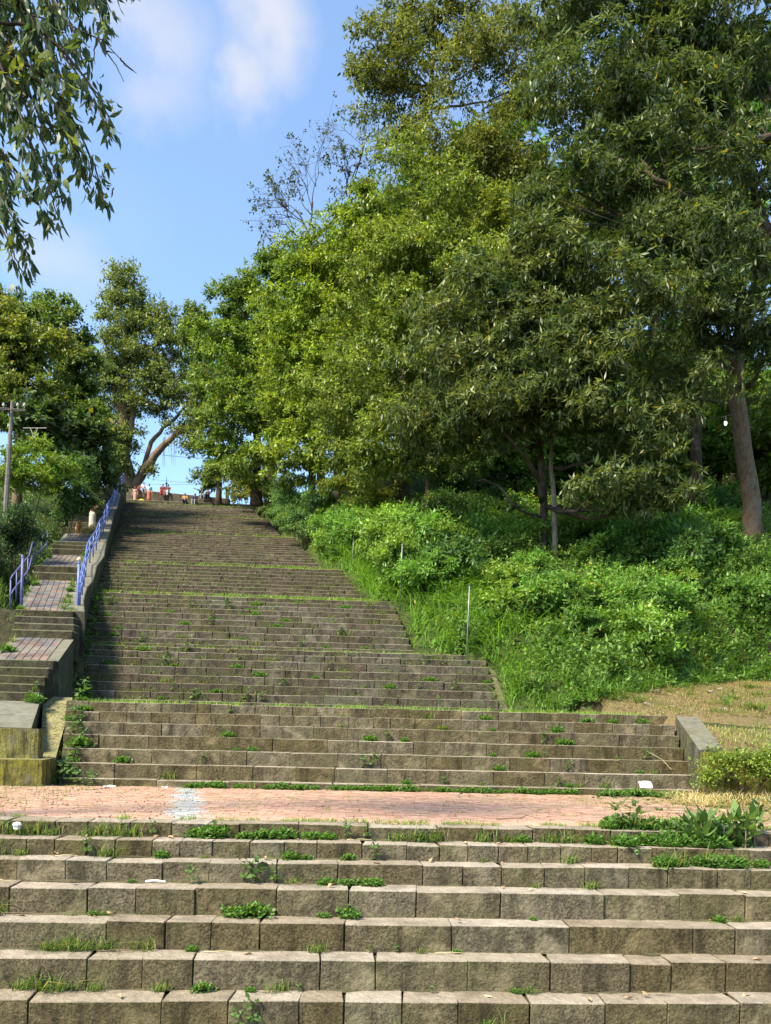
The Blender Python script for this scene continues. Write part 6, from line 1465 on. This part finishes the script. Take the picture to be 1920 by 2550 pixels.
    remeshed('shirt', t, M[top], .02, None, root)
    w = MB()
    if kind == 'mundu' and not sit:
        loft(w, [((0, 0, .09), .21, .15), ((0, 0, .30), .19, .14), ((0, 0, .55), .18, .135), ((0, 0, .82), .185, .14), ((0, 0, 1.0), .155, .115)])
        w.build('wrap', M[bottom], root, smooth=True)
    else:
        for sx in (-1, 1):
            q = L[sx]; e0 = .13 if kind == 'mundu' else .10
            capsule(w, q['hip'] + [0, 0, .02], q['kn'], .112, .085 if kind != 'mundu' else .12); capsule(w, q['kn'], q['kn'] + (q['an'] - q['kn']) * .86, .082 if kind != 'mundu' else .12, .06 if kind != 'mundu' else .12)
        loft(w, [(J['pel'] + [0, 0, -.09], .13, .11), (J['pel'], .172, .13), (J['waist'] + [0, 0, -.02], .15, .11)])
        remeshed('trousers' if kind != 'mundu' else 'wrap', w, M[bottom], .022, None, root)
    if drape:
        d = MB(); loft(d, [(h + [0, .03, -.30], .20, .15), (h + [0, .03, -.16], .14, .12), (h + [0, .03, -.05], .105, .115), (h + [0, .025, .05], .10, .112), (h + [0, .02, .11], .06, .07), (h + [0, .02, .135], .015, .02)])
        d.build('head_cloth', M[drape], root, smooth=True)
    return root
def seat_at(px, dy=0.0):
    x, z = wall_top(px); return (x, YW + .14 + dy, z)
yl = LEDGE[0] + .5
x_ = at(378, 1245, yl)[0]
person('standing man in pale blue shirt and red orange wrap on the top ledge', (x_, yl, ZTOP), .1, .90, 'stand', 'cloth_blue', 'cloth_orange')
x_ = at(338, 1230, 69.0)[0]
person('woman in pinkish orange sari standing beside the big trunk', (x_, YW - .35, ZTOP), -.2, .80, 'stand', 'cloth_pink', 'cloth_pink', 'mundu', 'bun')
person('seated person in white shirt on the seat wall near the trunk', seat_at(358), .3, .86, 'sit', 'cloth_white', 'cloth_grey', 'trousers')
person('seated small child in red between the sari and the white shirt', seat_at(347), 0, .55, 'sit', 'cloth_red', 'cloth_maroon', 'trousers')
person('seated person in dark top and red skirt on the seat wall', seat_at(405), .15, .86, 'sit', 'cloth_maroon', 'cloth_red', 'mundu')
person('seated person in maroon shirt and white trousers on the seat wall', seat_at(418), -.2, .88, 'sit', 'cloth_maroon', 'cloth_white', 'trousers', arms={1: ((.30, -.10, 1.15), (.20, -.30, 1.02))})
x_ = at(464.5, 1250, LEDGE[0])[0]; person('man in tan shirt and dark trousers sitting low on the ledge', (x_, LEDGE[0] + .15, ZTOP), .05, .86, 'sit', 'cloth_tan', 'cloth_dark', 'trousers')
x_ = at(489, 1250, LEDGE[0])[0]; person('man in navy shirt sitting low on the ledge with legs apart', (x_, LEDGE[0] + .15, ZTOP), -.15, .88, 'sit', 'cloth_navy', 'cloth_grey', 'trousers')
person('person in dark shirt on the wall stretching an arm out sideways', seat_at(499), .5, .92, 'sit', 'cloth_dark', 'cloth_grey', 'trousers', arms={-1: ((-.36, -.15, 1.30), (-.60, -.22, 1.33))})
person('dark dressed person sitting at the quiet end of the seat wall', seat_at(517), -.1, .84, 'sit', 'cloth_maroon', 'cloth_dark', 'trousers')
# yellow bundle
p = at(361, 1245, yl); mb = MB(); th = np.linspace(0, math.pi / 2, 7); loft(mb, [((0, 0, .17 * math.sin(t)), max(.27 * math.cos(t), .01) * (1 + .08 * math.sin(5 * t)), max(.2 * math.cos(t), .01)) for t in th], 16); o = mb.build('cloth_bundle', M['cloth_yellow'], smooth=True); o.location = (p[0], yl - .1, ZTOP); tag(o, 'bright yellow domed bundle on the ledge beside the standing man', 'bundle')
# walking woman and dog on the side path
Yw = 43.0; xw = at(240, 1350, Yw)[0]; zw = side_z(Yw)
wroot = person('woman in cream and rose sari climbing the side path with a covered head', (xw, Yw, zw + .02), math.pi + .25, .84, 'stand', 'cloth_rose', 'cloth_cream', 'mundu', 'bun', 'cloth_rose', arms={1: ((.28, -.12, 1.10), (.12, -.28, 1.12)), -1: ((-.28, -.05, 1.10), (-.22, -.22, .98))})
mb = MB(); loft(mb, [((0, 0, 0), .10, .07), ((0, 0, .10), .16, .10), ((0, 0, .24), .15, .09), ((0, 0, .30), .07, .05)]); o = mb.build('shoulder_bag', M['cloth_tan'], smooth=True); o.location = (xw + .20, Yw - .14, zw + .93); tag(o, 'tan cloth bag held against the climbing woman', 'bag')
d = MB()
capsule(d, (0, -.26, .40), (0, .22, .42), .105, .085); capsule(d, (0, -.24, .40), (0, -.36, .55), .075, .055); capsule(d, (0, -.38, .58), (0, -.50, .545), .062, .03); capsule(d, (0, 0, .38), (0, .15, .40), .10, .08)
for sx in (-1, 1):
    capsule(d, (sx * .045, -.37, .63), (sx * .06, -.36, .69), .022, .008)
    capsule(d, (sx * .06, -.24, .36), (sx * .065, -.24, .19), .045, .026); capsule(d, (sx * .065, -.24, .19), (sx * .065, -.26, .03), .026, .022); capsule(d, (sx * .065, -.26, .025), (sx * .065, -.30, .02), .024, .02)
    capsule(d, (sx * .06, .20, .38), (sx * .07, .14, .24), .06, .036); capsule(d, (sx * .07, .14, .24), (sx * .07, .25, .14), .034, .022); capsule(d, (sx * .07, .25, .14), (sx * .07, .24, .03), .022, .02); capsule(d, (sx * .07, .24, .025), (sx * .07, .20, .02), .024, .02)
capsule(d, (0, .28, .45), (0, .38, .60), .028, .02); capsule(d, (0, .38, .60), (0, .33, .72), .02, .012)
xd = at(207, 1356, 42.0)[0]; root = empty('dog', (xd, 42.0, side_z(42.0) + .02), 'tawny brown dog standing on the side path behind the woman', 'dog', None, .5); remeshed('body', d, M['dog_fur'], .014, None, root)
# tiered lamp behind the wall
lpz = at(415, 1187, 76.0); root = empty('lamp_tower', (lpz[0], lpz[1], ZTOP + .2), 'black tiered metal oil lamp tower behind the seat wall', 'lamp tower'); H = lpz[2] - ZTOP - .2
mb = MB(); tube(mb, [(0, 0, -.3), (0, 0, .5), (0, 0, H * .8), (0, 0, H)], [.12, .08, .05, .01], 10); mb.build('shaft', M['iron'], root, smooth=True)
for j in range(7):
    z = H * .32 + j * H * .62 / 7; r_ = .34 - .035 * j; mb = MB(); loft(mb, [((0, 0, z - .04), .05, .05), ((0, 0, z), r_, r_), ((0, 0, z + .03), r_ * .96, r_ * .96), ((0, 0, z + .05), .05, .05)], 16); mb.build('oil_tray', M['iron'], root)
